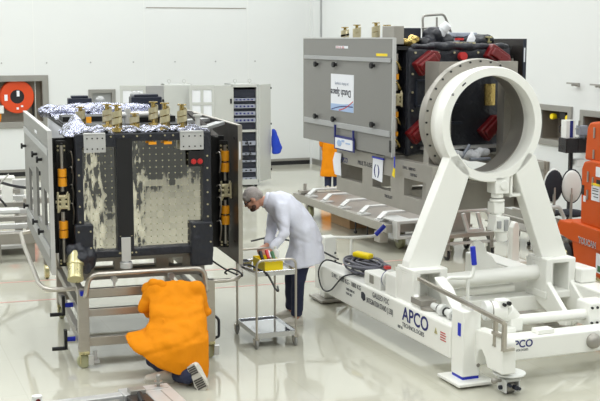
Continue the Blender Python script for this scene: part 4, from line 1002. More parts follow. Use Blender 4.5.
t.part('rail_bracket', MB().box(.0, .035, -.66, -.62, .45, .71).box(.02, .055, -.48, -.44, .45, .71).box(.005, .04, -.62, -.44, .56, .59).box(.0, .12, -.66, -.62, .45, .48).box(.02, .12, -.48, -.44, .45, .48), M_steel, hr, bev=.004)
# far jack column
fc = t.part('jack_column', MB().box(.03, .19, 3.48, 3.66, .045, .80), M_white, bev=.015)
t.part('foot_plate', MB().box(-.06, .30, 3.36, 3.78, .015, .045), M_dull, fc, bev=.006)
t.part('bolt', dots([(.165, 3.48, z) for z in (.2, .3, .4, .5, .6)], .014, (0, -1, 0), .008), M_blackflat, fc)
t.part('foot_plate', MB().box(1.85, 2.28, 3.2, 3.42, .015, .045).box(1.98, 2.1, 3.25, 3.37, .04, .2), M_white)
# drive on the left beam
m = t.part('beam_drive', MB().box(-.06, .14, 1.75, 2.15, .51, .66).box(-.06, .16, 1.36, 1.62, .51, .74).cyl((.04, 1.62, .64), (.04, 1.74, .64), .06, n=20), M_white, bev=.015)
t.part('flange', MB().cyl((.04, 1.66, .64), (.04, 1.70, .64), .10, n=28), M_whiteplastic, m)
t.part('flange_ring', MB().lathe([(.075, 1.70), (.10, 1.70), (.10, 1.715), (.075, 1.715), (.075, 1.70)], (.04, 0, .64), 'y', 28), M_inkblue, m)
t.part('indicator', MB().box(.0, .06, 1.72, 1.78, .74, .77), M_redcap, m)
t.part('vent_slot', MB().box(-.065, -.058, 1.9, 2.0, .55, .64), M_dull, m)
t.part('turntable', MB().cyl((.04, .78, .51), (.04, .78, .54), .10, n=28).box(-.06, .12, .8, 1.02, .54, .60), M_dull, bev=.004)
t.part('spindle', MB().cyl((.04, .72, .56), (.04, .25, .56), .035, n=16).cyl((.04, .55, .56), (.04, .48, .56), .06, n=18).cyl((.04, .36, .56), (.04, .30, .56), .055, n=18).box(-.01, .09, .16, .26, .51, .60), M_whiteplastic)
t.part('spindle_collar', MB().cyl((.04, .60, .56), (.04, .57, .56), .042, n=14).cyl((.04, .46, .56), (.04, .44, .56), .045, n=14).cyl((.04, .29, .56), (.04, .27, .56), .04, n=14), M_blackflat)
t.part('dust_cover', MB().prism([(.95, .8), (.72, .51), (.45, .51), (.62, .60), (.75, .72)], 'x', .16, .28), M_white, bev=.01)
# drive hanging under the ring
g = MB().box(.96, 1.13, 1.12, 1.30, 1.58, 1.76).cyl((1.06, 1.12, 1.67), (1.06, 1.10, 1.67), .05, n=18).cyl((1.03, 1.2, 1.58), (1.03, 1.2, 1.53), .065, n=20).cyl((1.03, 1.2, 1.52), (1.03, 1.2, 1.49), .08, n=20).box(.96, 1.09, 1.14, 1.28, 1.37, 1.49)
g.cyl((1.03, 1.2, 1.38), (1.03, 1.2, 1.33), .055, n=18).obox((1.04, 1.18, 1.26), (.17, .16, .17), (0, .15, 0)).cyl((1.07, 1.18, 1.20), (1.09, 1.18, 1.07), .075, .06, n=20)
m = t.part('ring_drive', g, M_white, bev=.012)
t.part('terminal_box', MB().box(.975, 1.02, 1.08, 1.11, 1.22, 1.3).box(1.06, 1.105, 1.08, 1.11, 1.19, 1.31), M_strip, m, bev=.004)
t.part('gusset', MB().box(1.15, 1.18, 1.14, 1.26, 1.54, 1.78).box(1.15, 1.28, 1.14, 1.26, 1.54, 1.57), M_white, m, bev=.006)
t.part('hook_plate', MB().prism([(.89, .44), (.89, 1.03), (.95, 1.05), (1.02, 1.0), (1.06, .90), (1.12, .86), (1.19, .76), (1.6, .62), (1.6, .44)], 'y', 1.42, 1.45), M_white, bev=.006)
# brake levers
for pts, g0, g1 in (([(.28, .9, .52), (.285, .9, .79), (.575, .9, .77), (.60, .9, .90)], (.60, .9, .90), (.575, .9, 1.09)), ([(.16, 3.70, .52), (.2, 3.73, .75), (.45, 3.64, .745), (.70, 3.53, .765), (.74, 3.515, .79)], (.725, 3.52, .78), (.83, 3.48, .90))):
    lv = t.part('lever', MB().tube(pts, .02, .05, 12), M_white); t.part('blue_grip', MB().cyl(g0, g1, .028, n=16), M_bluegrip, lv, bev=.006)
t.part('lever_post', MB().cyl((.53, .9, .44), (.53, .9, .77), .018, n=12), M_white)
t.part('lever_post', MB().cyl((.45, 3.64, .12), (.45, 3.64, .74), .018, n=12).cyl((.45, 3.64, .10), (.15, 3.55, .25), .02, n=12), M_white)
# lettering on the beams
U = (0, 0, 1); X = (0, -1, 0)
t.text('APCO', (-.102, 1.12, .345), X, U, .20, M_inkblue, lb, bold=.003, sx=1.05)
t.text('TECHNOLOGIES', (-.102, 1.12, .275), X, U, .062, M_inkdark, lb, sx=1.05)
t.text('GALILEO FOC', (-.102, 1.84, .425), X, U, .082, M_inkdark, lb, sx=.8)
t.text('INTEGRATION STAND (1.350)', (-.102, 1.99, .335), X, U, .082, M_inkdark, lb, sx=.60)
t.text('S.W.L. 1500 KG - 1800 KG', (-.102, 2.96, .43), X, U, .075, M_inkdark, lb, sx=.98)
t.text('TARE 2500 KG', (-.102, 2.55, .36), X, U, .038, M_inkdark, lb)
t.text('YEAR 2011', (-.102, 2.55, .31), X, U, .038, M_inkdark, lb)
t.text('REF 01', (-.102, 1.22, .24), X, U, .04, M_inkdark, lb)
t.part('dark_emblem', MB().prism([(2.13, .36), (2.13, .42), (2.08, .43), (2.03, .41), (2.02, .35), (2.07, .33)], 'x', -.104, -.099), M_inkdark, lb)
g = MB()
for k in range(4): g.box(-.103, -.099, .21-.012*(k % 2), .31, .405-k*.024, .415-k*.024)
t.part('red_lettering', g, M_inkred, lb)
t.part('warning_mark', MB().prism([(.43, .37), (.37, .37), (.40, .43)], 'x', -.104, -.099), M_goldcyl, lb)
t.text('APCO', (.30, -.252, .345), (1, 0, 0), U, .10, M_inkblue, cb, bold=.002)
t.text('TECHNOLOGIES', (.30, -.252, .31), (1, 0, 0), U, .03, M_inkdark, cb)

t = T('cable_coil', 'coil of grey black cable on the far end of the white beam', 'cable', FB, (.1, 2.75, .515))
pts = []; rnd = random.Random(3)
for k in range(15):
    r = .20+rnd.uniform(-.05, .06); cx, cy = .20+rnd.uniform(-.06, .06), 2.66+rnd.uniform(-.08, .08)
    for j in range(9):
        a = j/9*2*PI; pts.append((cx+r*.8*math.cos(a), cy+r*1.5*math.sin(a), .53+.008*k+.014*math.sin(a*2+k)))
t.part('loops', MB().spline(pts, .013, 6, 3), M_cablegrey)
t.part('tail', MB().spline([(.0, 2.9, .58), (-.12, 3.1, .6), (-.12, 3.32, .42), (-.12, 3.2, .24), (-.12, 2.95, .27), (-.11, 2.6, .5), (.0, 2.4, .56)], .009), M_cable)
t.part('tail', MB().spline([(.0, 3.0, .62), (-.2, 3.5, .72), (-.5, 3.9, .76), (-.7, 4.1, .7)], .011), M_cable)
t = T('yellow_pack', 'small yellow pack on top of the cable coil', 'pack', FB, (.12, 2.8, .66))
t.solo(MB().obox((.20, 2.75, .70), (.11, .24, .06), (.05, -.05, .5)), M_yellow, .02)

t = T('guide_post', 'white tapered floor post seen between the slanted legs', 'post', FB, (3.5, 4.82, 0))
t.part('post_body', MB().prism([(3.48, .0), (3.49, .50), (3.53, .58), (3.58, .58), (3.61, .50), (3.62, 0)], 'y', 4.80, 4.92), M_white, bev=.02)
t.part('base_plate', MB().box(3.4, 3.7, 4.7, 5.0, 0, .02), M_white)

# ------------------------------------------------------------------ floor trolleys behind
def caster(t, a, b, r, m, z=.0, w=.05):
    c = t.part('caster', MB().box(a-w-.012, a-w, b-.05, b+.05, r*.8, r*2.1).box(a+w, a+w+.012, b-.05, b+.05, r*.8, r*2.1).box(a-w-.012, a+w+.012, b-.06, b+.06, r*2.1, r*2.25), M_dull)
    t.part('wheel', MB().lathe([(.001, -w*.9), (r*.85, -w*.9), (r, -w*.6), (r, w*.6), (r*.85, w*.9), (.001, w*.9)], (a, b, r), 'x', 24), m, c)
t = T('platform_trolley', 'long low platform trolley with five bent hooks under the grey cradle', 'trolley', FB, (2.6, 7.6, 0))
t.part('side_rail', MB().box(2.12, 2.22, 6.1, 9.95, .30, .43), M_dull, bev=.006)
t.part('side_rail', MB().box(3.4, 3.5, 6.1, 9.95, .30, .43), M_dull, bev=.006)
t.part('cross_rail', MB().box(2.22, 3.4, 9.85, 9.95, .3, .43).box(2.22, 3.4, 6.1, 6.25, .30, .43).box(2.22, 3.4, 7.6, 7.7, .3, .41), M_dull)
t.part('deck', MB().box(2.22, 3.4, 6.25, 9.85, .39, .415), M_platform)
for b in (9.3, 8.6, 7.85, 7.1, 6.45):
    t.part('hook', MB().bar((2.16, b-.0, .47), (2.3, b+.04, .56), .10, .03).bar((2.3, b+.04, .555), (3.0, b+.06, .555), .10, .03).box(2.13, 2.3, b-.08, b+.1, .43, .46), M_alu, bev=.006)
t.part('corner_stud', MB().cyl((2.25, 9.7, .43), (2.25, 9.7, .62), .03, n=12).box(2.15, 2.45, 9.6, 9.8, .46, .50), M_dull)
t.part('end_bracket', MB().plate('y', 5.95, 6.12, 2.22, 2.66, .22, .50, [(2.28, 2.60, .27, .45)]), M_alu, bev=.01)
t.part('end_plate', MB().box(2.2, 2.5, 6.1, 6.5, .48, .50), M_alu)
t.part('jack_box', MB().box(2.06, 2.20, 6.2, 6.4, .14, .30), M_dull, bev=.01)
for (a, b) in ((2.50, 6.4), (3.4, 6.5), (2.3, 9.6), (3.4, 9.6)): caster(t, a, b, .12, M_greenwheel)
t.part('foot_stud', MB().cyl((2.16, 7.3, .30), (2.16, 7.3, .14), .012, n=10).ell((2.16, 7.3, .13), (.03, .03, .03)).cyl((2.16, 6.85, .30), (2.16, 6.85, .14), .012, n=10).ell((2.16, 6.85, .13), (.03, .03, .03)), M_blackflat)
t = T('cardboard_box', 'brown cardboard box on the floor behind the long platform trolley', 'box', FB, (2.8, 8.7, 0))
g = MB().box(2.5, 3.1, 8.3, 9.1, 0, .27); t.solo(g, M_brown, .005)

t = T('roller_trolley', 'steel trolley with slanted bracket seen through the white legs', 'trolley', FB, (3.1, 5.6, 0))
for b in (5.25, 5.95):
    t.part('rail', MB().box(2.62, 3.5, b, b+.06, .32, .38), M_dull, bev=.005)
    t.part('rail', MB().box(2.62, 3.5, b, b+.05, .22, .26), M_alu, bev=.005)
t.part('deck', MB().box(2.66, 3.46, 5.31, 5.95, .33, .35), M_dull)
t.part('tube_rail', MB().tube([(2.7, 5.3, .36), (2.72, 5.3, .72), (3.36, 5.3, .70), (3.44, 5.3, .5)], .03, .06), M_alu)
t.part('slanted_bracket', MB().bar((2.93, 5.25, .68), (3.02, 5.25, .42), .05, .05).bar((3.17, 5.25, .68), (3.25, 5.25, .42), .05, .05).bar((2.99, 5.25, .42), (3.28, 5.25, .42), .06, .05), M_alu, bev=.006)
t.part('dark_panel', MB().box(2.80, 3.2, 5.5, 5.54, .36, .66), M_dull)
for a in (2.70, 3.42):
    for b in (5.28, 5.98): t.part('post', MB().box(a-.03, a+.03, b-.03, b+.03, .15, .33), M_dull)
for (a, b) in ((2.70, 5.28), (3.42, 5.28), (2.70, 5.98), (3.42, 5.98)): caster(t, a, b, .07, M_darkrubber, w=.025)
t = T('tube_trolley', 'low tube trolley with dark wheel right of the white floor post', 'trolley', FB, (4.4, 5.6, 0))
t.part('rail', MB().box(4.1, 4.16, 5.3, 6.6, .42, .48).box(4.6, 4.66, 5.3, 6.6, .42, .48).box(4.1, 4.66, 5.3, 5.36, .42, .48), M_dull, bev=.005)
t.part('tube_rail', MB().tube([(4.05, 5.3, .48), (4.05, 5.3, .66), (4.6, 5.3, .68), (4.7, 5.3, .5)], .03, .06), M_alu)
t.part('shelf', MB().box(4.1, 4.66, 5.36, 6.6, .30, .32), M_dull)
for (a, b) in ((4.4, 5.4), (4.62, 6.5), (4.14, 6.5)): caster(t, a, b, .095, M_darkrubber, w=.035)
t.part('striped_panel', MB().plate('y', 5.5, 5.53, 4.08, 4.34, .70, .98), M_paper)
t.part('blue_stripe', MB().prism([(4.12, .72), (4.2, .72), (4.33, .9), (4.33, .96)], 'y', 5.494, 5.5), M_inkblue)
t.part('panel_post', MB().cyl((4.2, 5.52, .4), (4.2, 5.52, .72), .02, n=10), M_dull)

# ------------------------------------------------------------------ frames at the left and in front
FJ = (-4.3, 16.2, 17.5)
t = T('rail_frame', 'pale metal rail frame on blocks behind the left spacecraft wing', 'frame', FJ, (0, .8, 0))
t.part('front_beam', MB().box(.0, .66, -.1, .06, .27, .43), M_dull, bev=.008)
for k in range(6): t.part('rail', MB().box(-1.6, .74-.06*k, .10+.36*k, .20+.36*k, .46+.055*k, .53+.055*k), M_dull if k % 2 else M_alu, bev=.006)
t.part('rail', MB().box(-1.6, -.1, -.05, .05, .38, .46), M_alu, bev=.006)
t.part('side_rail', MB().box(.50, .58, -1.4, -.1, .40, .46), M_dull, bev=.006)
t.part('caster_post', MB().box(.50, .58, -1.36, -1.28, .2, .42), M_dull)
t.part('caster_wheel', MB().lathe([(.001, -.03), (.09, -.03), (.10, -.02), (.10, .02), (.09, .03), (.001, .03)], (.54, -1.32, .10), 'x', 22), M_goldcyl)
t.part('low_shelf', MB().box(-1.6, .5, .5, 1.9, .10, .14), M_alu)
t.part('plate', MB().box(.05, .34, .6, .9, .62, .66).box(.46, .7, 1.3, 1.6, .68, .72), M_whiteplastic)
t.part('side_rail', MB().box(.40, .52, 0, 2.2, .40, .5), M_dull, bev=.006)
for a, b in ((-.05, .0), (.42, .0), (.4, 2.1), (-1.2, .0), (-1.2, 2.1)):
    t.part('foot', MB().box(a-.05, a+.07, b-.06, b+.08, 0, .41), M_dull, bev=.005)
t.part('clamp', MB().box(.42, .8, .9, 1.1, .70, .78).cyl((.62, 1.0, .62), (.62, 1.0, .9), .03, n=12), M_dull)
t.part('white_post', MB().box(.12, .28, 1.2, 1.36, .5, 1.06).box(.08, .32, 1.16, 1.40, 1.06, 1.09), M_white, bev=.008)
t.part('pad', MB().box(.3, .62, 1.9, 2.1, .86, .95).box(.36, .5, 1.95, 2.05, .5, .86), M_alu)
t.part('knob', MB().ell((-.12, -.12, .3), (.03, .03, .03)), M_bluegrip)
t = T('black_cable', 'black cable drooping across the left edge over the metal rails', 'cable', FJ, (-.1, 1., .8))
t.solo(MB().spline([(-1.2, .4, 1.65), (-.5, .5, 1.38), (-.1, .7, 1.15), (.3, .9, .98), (.8, 1.0, .90)], .022), M_cable)
t = T('black_cable', 'thin black cable bundle lying below the drooping cable', 'cable', FJ, (-.1, .8, .75))
t.solo(MB().spline([(-1.2, .2, 1.4), (-.4, .3, 1.18), (-.12, .45, 1.02), (.05, .4, .86), (.14, .5, .74)], .016), M_cable)
t = T('probe_rod', 'thin rod crossing the drooping black cables', 'rod', FJ, (-.1, .6, 1.1))
t.solo(MB().cyl((-.3, .55, 1.05), (.0, .55, 1.32), .012, n=8).cyl((-.05, .6, .95), (.2, .6, 1.2), .012, n=8), M_frame)

FG = (-1.20, 10.02, 24)
t = T('floor_frame', 'aluminium frame on the floor in front of the kneeling person', 'frame', FG, (-.6, -.3, 0))
t.part('long_rail', MB().box(-1.25, -.45, -.18, -.06, .05, .11), M_alu, bev=.006)
t.part('long_rail', MB().box(-1.25, -.45, -.50, -.42, .05, .10), M_alu, bev=.006)
t.part('cross_plate', MB().box(-.45, .0, -.22, 0, .06, .12).box(-.25, .0, -1.2, -.2, .06, .12), M_alu, bev=.008)
t.part('plate_groove', MB().box(-.12, -.11, -1.2, -.2, .118, .122).box(-.40, -.03, -.15, -.142, .118, .122), M_dull)
t.part('dark_block', MB().box(-.44, -.26, -.60, -.24, .05, .13), M_paneldark, bev=.01)
t.part('dark_block_cap', MB().box(-.40, -.26, -.24, -.12, .12, .16), M_dull, bev=.006)
t.part('rod', MB().cyl((-.38, -.56, .15), (-.34, -.30, .15), .022, n=12), M_blackflat)
t.part('slot_bar', MB().box(-.70, -.50, -.42, -.20, .05, .09).box(-.96, -.76, -.42, -.20, .05, .09), M_dull)
t.part('hold_knob', MB().cyl((-.10, -.07, .12), (-.10, -.07, .20), .016, n=12).cyl((-.10, -.07, .15), (-.10, -.07, .165), .04, n=16).ell((-.10, -.07, .21), (.022, .022, .022)), M_dull)
t.part('end_knob', MB().cyl((-1.18, -.10, .11), (-1.18, -.10, .18), .045, n=16), M_whiteplastic)
t.part('red_insert', MB().cyl((-1.18, -.15, .145), (-1.18, -.14, .145), .02, n=12), M_red)
for a in (-1.2, -.2): t.part('foot', MB().box(a, a+.1, -.40, -.05, 0, .06), M_dull)

# ------------------------------------------------------------------ people
def basis(C, f, u):
    f = Vector(f).normalized(); u = Vector(u); u = (u-f*u.dot(f)).normalized(); s = u.cross(f)
    return Matrix(((f.x, s.x, u.x, C[0]), (f.y, s.y, u.y, C[1]), (f.z, s.z, u.z, C[2]), (0, 0, 0, 1)))
def add_head(mb, M):
    """x forward, y to the person's left, z up"""
    mb.M = M
    mb.ell((-.012, 0, .035), (.098, .076, .092)); mb.ell((.022, 0, -.035), (.068, .060, .085)); mb.ell((.05, 0, -.085), (.035, .035, .03))
    mb.ell((.078, 0, .03), (.02, .05, .014)); mb.sweep([(.085, 0, .03), (.108, 0, -.012), (.088, 0, -.022)], [.008, .015, .012], 10)
    mb.ell((.088, 0, -.052), (.012, .024, .009))
    for s in (-1, 1): mb.ell((-.0, s*.078, .0), (.022, .010, .032), (0, .2, 0)); mb.ell((.06, s*.04, -.01), (.025, .02, .02))
    mb.M = Matrix.Identity(4)
def add_hand(mb, wrist, d, nrm, thumb, L=.18, curl=.5):
    d = Vector(d).normalized(); n = Vector(nrm); n = (n-d*n.dot(d)).normalized(); s = d.cross(n)
    if s.dot(Vector(thumb)) < 0: s = -s
    w = Vector(wrist); P = lambda a, b, c: w+d*a+s*b+n*c
    mb.rings([(P(-.01, 0, 0), s*.026, n*.018), (P(.04, 0, 0), s*.038, n*.016), (P(.085, 0, 0), s*.042, n*.014), (P(.1, 0, 0), s*.036, n*.010)], 14)
    for k, (b, l) in enumerate(((.031, .072), (.010, .082), (-.011, .076), (-.031, .058))):
        p0 = P(.085, b, 0); pts = [p0]; a = 0.
        for q in range(3):
            a += curl*.55; p0 = p0+(d*math.cos(a)+n*math.sin(a))*l*(.42, .32, .26)[q]; pts.append(p0)
        mb.sweep(pts, [.0105, .0098, .009, .0078], 8); mb.ell(pts[-1], (.008,)*3, n=8, m=6)
    pts = [P(.02, .028, .002), P(.05, .058, .012), P(.078, .066, .026), P(.10, .062, .036)]
    mb.sweep(pts, [.014, .0125, .0105, .009], 8); mb.ell(pts[-1], (.009,)*3, n=8, m=6)
def eyes(t, M, parent):
    for s in (-1, 1):
        g = MB(); g.M = M; g.ell((.078, s*.031, .008), (.010, .013, .009), n=10, m=8); e = t.part('eye', g, M_paper, parent)
        g = MB(); g.M = M; g.ell((.086, s*.031, .007), (.004, .005, .005), n=8, m=6); t.part('iris', g, M_blackflat, e)
def shoe(t, heel, toe, up, m=M_shoe, sole=M_sole, w=.048):
    heel, toe, up = Vector(heel), Vector(toe), Vector(up); d = (toe-heel); L = d.length; d.normalize(); up = (up-d*up.dot(d)).normalized(); s = up.cross(d)
    g = MB(); P = lambda a, c: heel+d*a*L+up*c
    g.rings([(P(-.02, .05), s*w*.5, up*.03), (P(.05, .05), s*w*.85, up*.05), (P(.25, .055), s*w*.9, up*.055), (P(.5, .045), s*w*.95, up*.045), (P(.75, .035), s*w*1.05, up*.035), (P(.95, .028), s*w*.8, up*.026), (P(1.01, .025), s*w*.4, up*.015)], 16)
    o = t.part('shoe', off(melt(g, .009, 3), t.base), m)
    g = MB(); out = []; n = 24
    prof = [(-.03, .0), (.0, .030), (.1, .036), (.3, .034), (.5, .038), (.7, .048), (.88, .044), (.98, .026), (1.03, .0)]
    for a, b in prof: out.append((a, b))
    for a, b in prof[-2:0:-1]: out.append((a, -b))
    lo = [P(a, -.008)+s*b*w/.048 for a, b in out]; hi = [P(a, .018)+s*b*w/.048 for a, b in out]; k = len(out)
    g.add([tuple(v) for v in lo+hi], [tuple(range(k)), tuple(range(2*k-1, k-1, -1))]+[(i, (i+1) % k, k+(i+1) % k, k+i) for i in range(k)])
    so = t.part('sole', g, m, o)
    g = MB()
    for a in (.07, .15, .23, .31, .55, .63, .71, .79, .87):
        c = P(a, -.010); q = .62*w if a < .4 else .72*w; g.bar(c-s*q, c+s*q, .0145, .006, tuple(up))
    t.part('tread', g, sole, so)
    return o

# -- the white coated person bending over the cart
t = T('person', 'person in white coat and hairnet bending over the steel tool cart', 'person', (0, 0, 0), (-.08, 12.7, 0))
HM = basis((-.515, 12.42, 1.445), (-.80, -.10, -.60), (-.58, 0, .80))
g = MB(); add_head(g, HM)
limb(g, [(-.46, 12.44, 1.42, .055), (-.36, 12.5, 1.42, .06)])
g.rings([((-.34, 12.5, 1.42), (.03, 0, .05), (0, .06, 0)), ((-.22, 12.53, 1.37), (.05, 0, .10), (0, .17, 0)), ((-.08, 12.55, 1.24), (.07, 0, .08), (0, .14, 0)), ((.03, 12.58, 1.08), (.10, 0, .05), (0, .15, 0)), ((.05, 12.62, .95), (.11, 0, .0), (0, .15, 0))], 20)
for s, hip, knee, ank in ((0, (.04, 12.52, .94), (-.02, 12.50, .52), (-.04, 12.56, .09)), (1, (.04, 12.74, .94), (-.10, 12.80, .52), (-.10, 12.90, .09))):
    limb(g, [(*hip, .085), (*knee, .055), (*ank, .038)])
NS, NE, NW_ = (-.20, 12.33, 1.35), (-.165, 12.22, 1.10), (-.31, 12.12, .945)
FS, FE, FW_ = (-.27, 12.72, 1.33), (-.31, 12.62, 1.10), (-.36, 12.36, .95)
for a, b, c in ((NS, NE, NW_), (FS, FE, FW_)): limb(g, [(*a, .055), (*b, .042), (*c, .028)])
add_hand(g, NW_, (-.75, -.25, -.35), (-.3, .2, -.9), (-.3, .9, .1), curl=.7)
add_hand(g, FW_, (-.6, -.7, -.25), (-.2, .1, -.9), (.7, -.6, 0), curl=.7)
bd = t.part('body', off(melt(g, .0085, 3), t.base), M_skin)
eyes(t, HM, bd)
g = MB(); g.M = HM
g.ell((-.018, 0, .042), (.103, .083, .098)); g.ell((.05, 0, .055), (.042, .068, .05)); g.ell((-.09, 0, .01), (.04, .06, .06))
t.part('hairnet', off(melt(g, .009, 3, .005, 40), t.base), M_net)
g = MB(); g.M = HM
g.ell((.052, 0, -.082), (.045, .046, .034)); 
for s in (-1, 1): g.ell((.035, s*.05, -.065), (.028, .012, .028))
g.ell((.092, 0, -.040), (.010, .03, .007))
t.part('beard', off(melt(g, .007, 2), t.base), M_beard)
g = MB(); g.M = HM
for s in (-1, 1):
    g.lathe([(.021, 0), (.025, .004), (.021, .008), (.021, 0)], (.092, s*.031, .008), 'x', 18)
    g.bar((.096, s*.055, .012), (-.0, s*.083, .012), .005, .008)
g.bar((.097, -.012, .012), (.097, .012, .012), .005, .006)
t.part('glasses', g, M_blackflat)
g = MB()
V3 = lambda th: (.66*th, 0, .75*th)
g.rings([((.045, 12.62, .69), (.235, 0, .045), (0, .27, 0)), ((.05, 12.62, .80), (.215, 0, .03), (0, .26, 0)), ((.065, 12.62, .93), (.185, 0, .03), (0, .25, 0)), ((.04, 12.60, 1.07), (.15, 0, .09), (0, .235, 0)),
         ((-.07, 12.57, 1.23), V3(.16), (0, .23, 0)), ((-.19, 12.54, 1.34), (.09, 0, .155), (0, .235, 0)), ((-.28, 12.52, 1.40), (.05, 0, .125), (0, .19, 0)), ((-.36, 12.50, 1.425), (.03, 0, .09), (0, .095, 0))], 28)
for a, b, c, w in ((NS, NE, NW_, .0), (FS, FE, FW_, 0)):
    limb(g, [(a[0], a[1]+.02*(1 if a is NS else -1), a[2], .088), (*b, .070), (c[0]*.85+b[0]*.15, c[1]*.85+b[1]*.15, c[2]*.85+b[2]*.15, .050)])
t.part('coat', off(melt(g, .014, 3, .018, 8, (1, 1, .4), ((1.0, -.3, .0, .02, .012), (1.17, -.6, -.15, .02, .010))), t.base), M_coat)
c = MB().rings([((-.355, 12.5, 1.425), (.03, 0, .088), (0, .092, 0)), ((-.395, 12.49, 1.435), (.028, 0, .082), (0, .085, 0))], 24)
t.part('collar', off(melt(c, .009, 2, .004, 20), t.base), M_coat)
g = MB()
for hip, knee, ank in (((.04, 12.52, .90), (-.02, 12.50, .52), (-.04, 12.56, .12)), ((.04, 12.74, .90), (-.10, 12.80, .52), (-.10, 12.90, .12))):
    g.sweep([hip, (hip[0]*.6+knee[0]*.4, hip[1]*.6+knee[1]*.4, .74), knee, ank], [.11, .095, .078, .066], 18)
t.part('trousers', off(melt(g, .012, 3, .010, 9), t.base), M_navy)
shoe(t, (.03, 12.58, .0+.01), (-.24, 12.53, .01), (0, 0, 1)); shoe(t, (-.03, 12.92, .01), (-.30, 12.88, .01), (0, 0, 1))

# -- the kneeling person in orange
t = T('person', 'person in orange coat kneeling with back turned beside the left trolley', 'person', (0, 0, 0), (-1.2, 10.5, 0))
HM = basis((-1.40, 10.88, .71), (-.2, .75, -.7), (-.35, .35, .75))
g = MB(); add_head(g, HM)
limb(g, [(-1.38, 10.84, .76, .055), (-1.32, 10.80, .79, .06)])
g.rings([((-1.34, 10.79, .83), (.05, 0, .02), (0, .05, 0)), ((-1.22, 10.76, .81), (.16, 0, 0), (0, .07, .04)), ((-1.18, 10.66, .68), (.15, 0, 0), (0, .08, .05)), ((-1.16, 10.52, .46), (.16, 0, 0), (0, .11, .03)), ((-1.16, 10.46, .34), (.15, 0, 0), (0, .1, 0))], 20)
LS, LE, LW = (-1.38, 10.78, .79), (-1.50, 10.78, .62), (-1.46, 10.86, .56)
RS, RE, RW = (-1.0, 10.78, .80), (-.92, 10.78, .58), (-.99, 10.86, .52)
for a, b, c in ((LS, LE, LW), (RS, RE, RW)): limb(g, [(*a, .055), (*b, .042), (*c, .028)])
add_hand(g, LW, (.5, .5, .3), (0, .3, -.9), (1, 0, .3)); add_hand(g, RW, (-.4, .5, .3), (0, .3, -.9), (-1, 0, .3))
limb(g, [(-1.24, 10.46, .34, .09), (-1.40, 10.74, .12, .06), (-1.24, 10.50, .08, .042)])
limb(g, [(-1.06, 10.46, .34, .09), (-1.0, 10.80, .12, .065), (-.965, 10.34, .17, .042)])
bd = t.part('body', off(melt(g, .010, 3), t.base), M_skin)
eyes(t, HM, bd)
g = MB(); g.M = HM; g.ell((-.02, 0, .045), (.10, .082, .095)); g.ell((-.07, 0, -.02), (.05, .07, .07))
t.part('hair', off(melt(g, .01, 2, .004, 30), t.base), M_beard)
g = MB()
g.rings([((-1.265, 10.46, .235), (.395, -.03, -.20), (0, .25, .05)), ((-1.225, 10.46, .33), (.37, -.02, -.11), (0, .25, .05)), ((-1.15, 10.48, .45), (.30, 0, -.02), (0, .23, .04)), ((-1.155, 10.57, .58), (.275, 0, 0), (0, .19, .05)),
         ((-1.175, 10.65, .70), (.265, 0, 0), (0, .15, .06)), ((-1.195, 10.73, .79), (.25, 0, 0), (0, .11, .06)), ((-1.21, 10.77, .845), (.20, 0, 0), (0, .07, .04)), ((-1.23, 10.78, .875), (.10, 0, 0), (0, .04, .02))], 36)
for a, b, c in ((LS, LE, LW), (RS, RE, RW)):
    limb(g, [(*a, .085), (*b, .072), (*c, .050)])
limb(g, [(-1.30, 10.64, .62, .09), (-1.28, 10.50, .46, .10), (-1.2, 10.42, .36, .10)])
t.part('coat', off(melt(g, .013, 5, .024, 7, (1, 1, .4), ((.60, .14, -1.15, .03, .016), (.70, -.05, -1.15, .02, .010), (.40, .3, -1.1, .02, .010))), t.base), M_orange)
c = MB(); limb(c, [(-1.47, 10.80, .79, .05), (-1.42, 10.78, .87, .045), (-1.33, 10.78, .85, .055)]); limb(c, [(-1.47, 10.84, .80, .06), (-1.38, 10.80, .84, .05)])
t.part('hood', off(melt(c, .011, 3, .014, 11), t.base), M_orange)
c = MB(); limb(c, [(-1.38, 10.55, .42, .10), (-1.20, 10.38, .40, .03)])
g = MB(); limb(g, [(-1.40, 10.72, .13, .08), (-1.27, 10.52, .11, .072), (-1.21, 10.46, .10, .066)]); limb(g, [(-1.0, 10.72, .13, .09), (-1.02, 10.34, .12, .075), (-1.02, 10.25, .12, .07)])
limb(g, [(-1.12, 10.36, .09, .075), (-1.03, 10.25, .11, .07)])
t.part('trousers', off(melt(g, .011, 3, .01, 9), t.base), M_navy)
shoe(t, (-1.18, 10.43, .02), (-1.45, 10.40, .02), (0, -.35, 1), M_shoe)
shoe(t, (-1.0, 10.20, .225), (-.875, 10.17, .0), (.1, .95, .25), M_shoe, M_sole, .062)

# -- the far person in orange
t = T('person', 'person in orange coat standing far back, behind the grey wing', 'person', (0, 0, 0), (.68, 24.06, 0))
HM = basis((.68, 24.08, 1.66), (.3, 1, -.1), (0, 0, 1))
g = MB(); add_head(g, HM); limb(g, [(.68, 24.06, 1.6, .055), (.68, 24.06, 1.45, .06)])
g.rings([((.68, 24.06, 1.44), (.17, 0, 0), (0, .08, 0)), ((.68, 24.06, 1.2), (.15, 0, 0), (0, .10, 0)), ((.68, 24.06, .9), (.16, 0, 0), (0, .1, 0))], 18)
for s in (-1, 1):
    limb(g, [(.68+s*.20, 24.06, 1.40, .05), (.68+s*.24, 24.08, 1.12, .04), (.68+s*.22, 24.2, .92, .028)])
    add_hand(g, (.68+s*.22, 24.2, .92), (0, .6, -.6), (-s, 0, 0), (0, .5, .5))
    limb(g, [(.68+s*.09, 24.06, .9, .08), (.68+s*.09, 24.06, .5, .055), (.68+s*.09, 24.08, .1, .04)])
t.part('body', off(melt(g, .013, 3), t.base), M_skin)
g = MB(); g.M = HM; g.ell((-.02, 0, .045), (.10, .085, .10)); t.part('hair', g, M_beard)
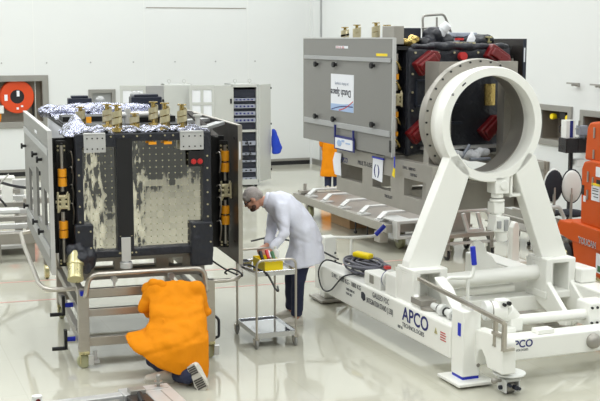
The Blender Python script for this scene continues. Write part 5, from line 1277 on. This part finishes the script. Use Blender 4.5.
g = MB().rings([((.67, 24.06, .30), (.25, 0, 0), (0, .17, 0)), ((.67, 24.06, .5), (.235, 0, 0), (0, .16, 0)), ((.68, 24.06, .95), (.20, 0, 0), (0, .14, 0)), ((.68, 24.06, 1.3), (.20, 0, 0), (0, .13, 0)), ((.68, 24.06, 1.45), (.17, 0, 0), (0, .10, 0)), ((.68, 24.06, 1.5), (.08, 0, 0), (0, .08, 0))], 24)
for s in (-1, 1): limb(g, [(.68+s*.18, 24.06, 1.38, .08), (.68+s*.24, 24.08, 1.12, .07), (.68+s*.22, 24.17, .95, .05)])
t.part('coat', off(melt(g, .018, 3, .02, 5), t.base), M_orange)
g = MB()
for s in (-1, 1): g.cyl((.68+s*.09, 24.06, .6), (.68+s*.09, 24.08, .08), .085, .07, n=16)
t.part('trousers', g, M_navy)
for s in (-1, 1): shoe(t, (.68+s*.09, 24.0, .01), (.68+s*.12, 24.27, .01), (0, 0, 1))

# ------------------------------------------------------------------ light and camera
def area(name, a, b, z, sx, sy, power, col=(1, 1, 1)):
    ca, sa = math.cos(math.radians(FR[2])), math.sin(math.radians(FR[2]))
    L = bpy.data.lights.new(name, 'AREA'); L.shape = 'RECTANGLE'; L.size = sx; L.size_y = sy; L.energy = power; L.color = col
    o = bpy.data.objects.new(name, L); COL.objects.link(o); o.location = (FR[0]+a*ca-b*sa, FR[1]+a*sa+b*ca, z); o.rotation_euler = (0, 0, math.radians(FR[2]))
    return o
for i, a in enumerate((-19, -13.5, -8, -2.5)):
    for j, b in enumerate((-3, -9, -15.5, -22, -28.5)):
        area('ceiling_lamp', a, b, 8.9, 2.6, 3.6, 330, (.95, .975, 1.))
w = bpy.data.worlds.new('world'); SC.world = w; w.use_nodes = True
w.node_tree.nodes['Background'].inputs[0].default_value = (.9, .95, 1, 1); w.node_tree.nodes['Background'].inputs[1].default_value = .3

F_PX, Y_H, CAM_H = 1150., 37., 3.2
cam = bpy.data.cameras.new('camera'); co = bpy.data.objects.new('camera', cam); COL.objects.link(co); SC.camera = co
cam.sensor_width = 36; cam.sensor_fit = 'HORIZONTAL'; cam.lens = F_PX/600*36; cam.clip_end = 200
co.location = (0, 0, CAM_H); co.rotation_euler = (PI/2-math.atan((200.5-Y_H)/F_PX), 0, 0)
vs = SC.view_settings
SC.display_settings.display_device = 'sRGB'
vs.view_transform = 'Standard'; vs.look = 'None'; vs.gamma = 1; vs.use_curve_mapping = False; vs.exposure = -.78
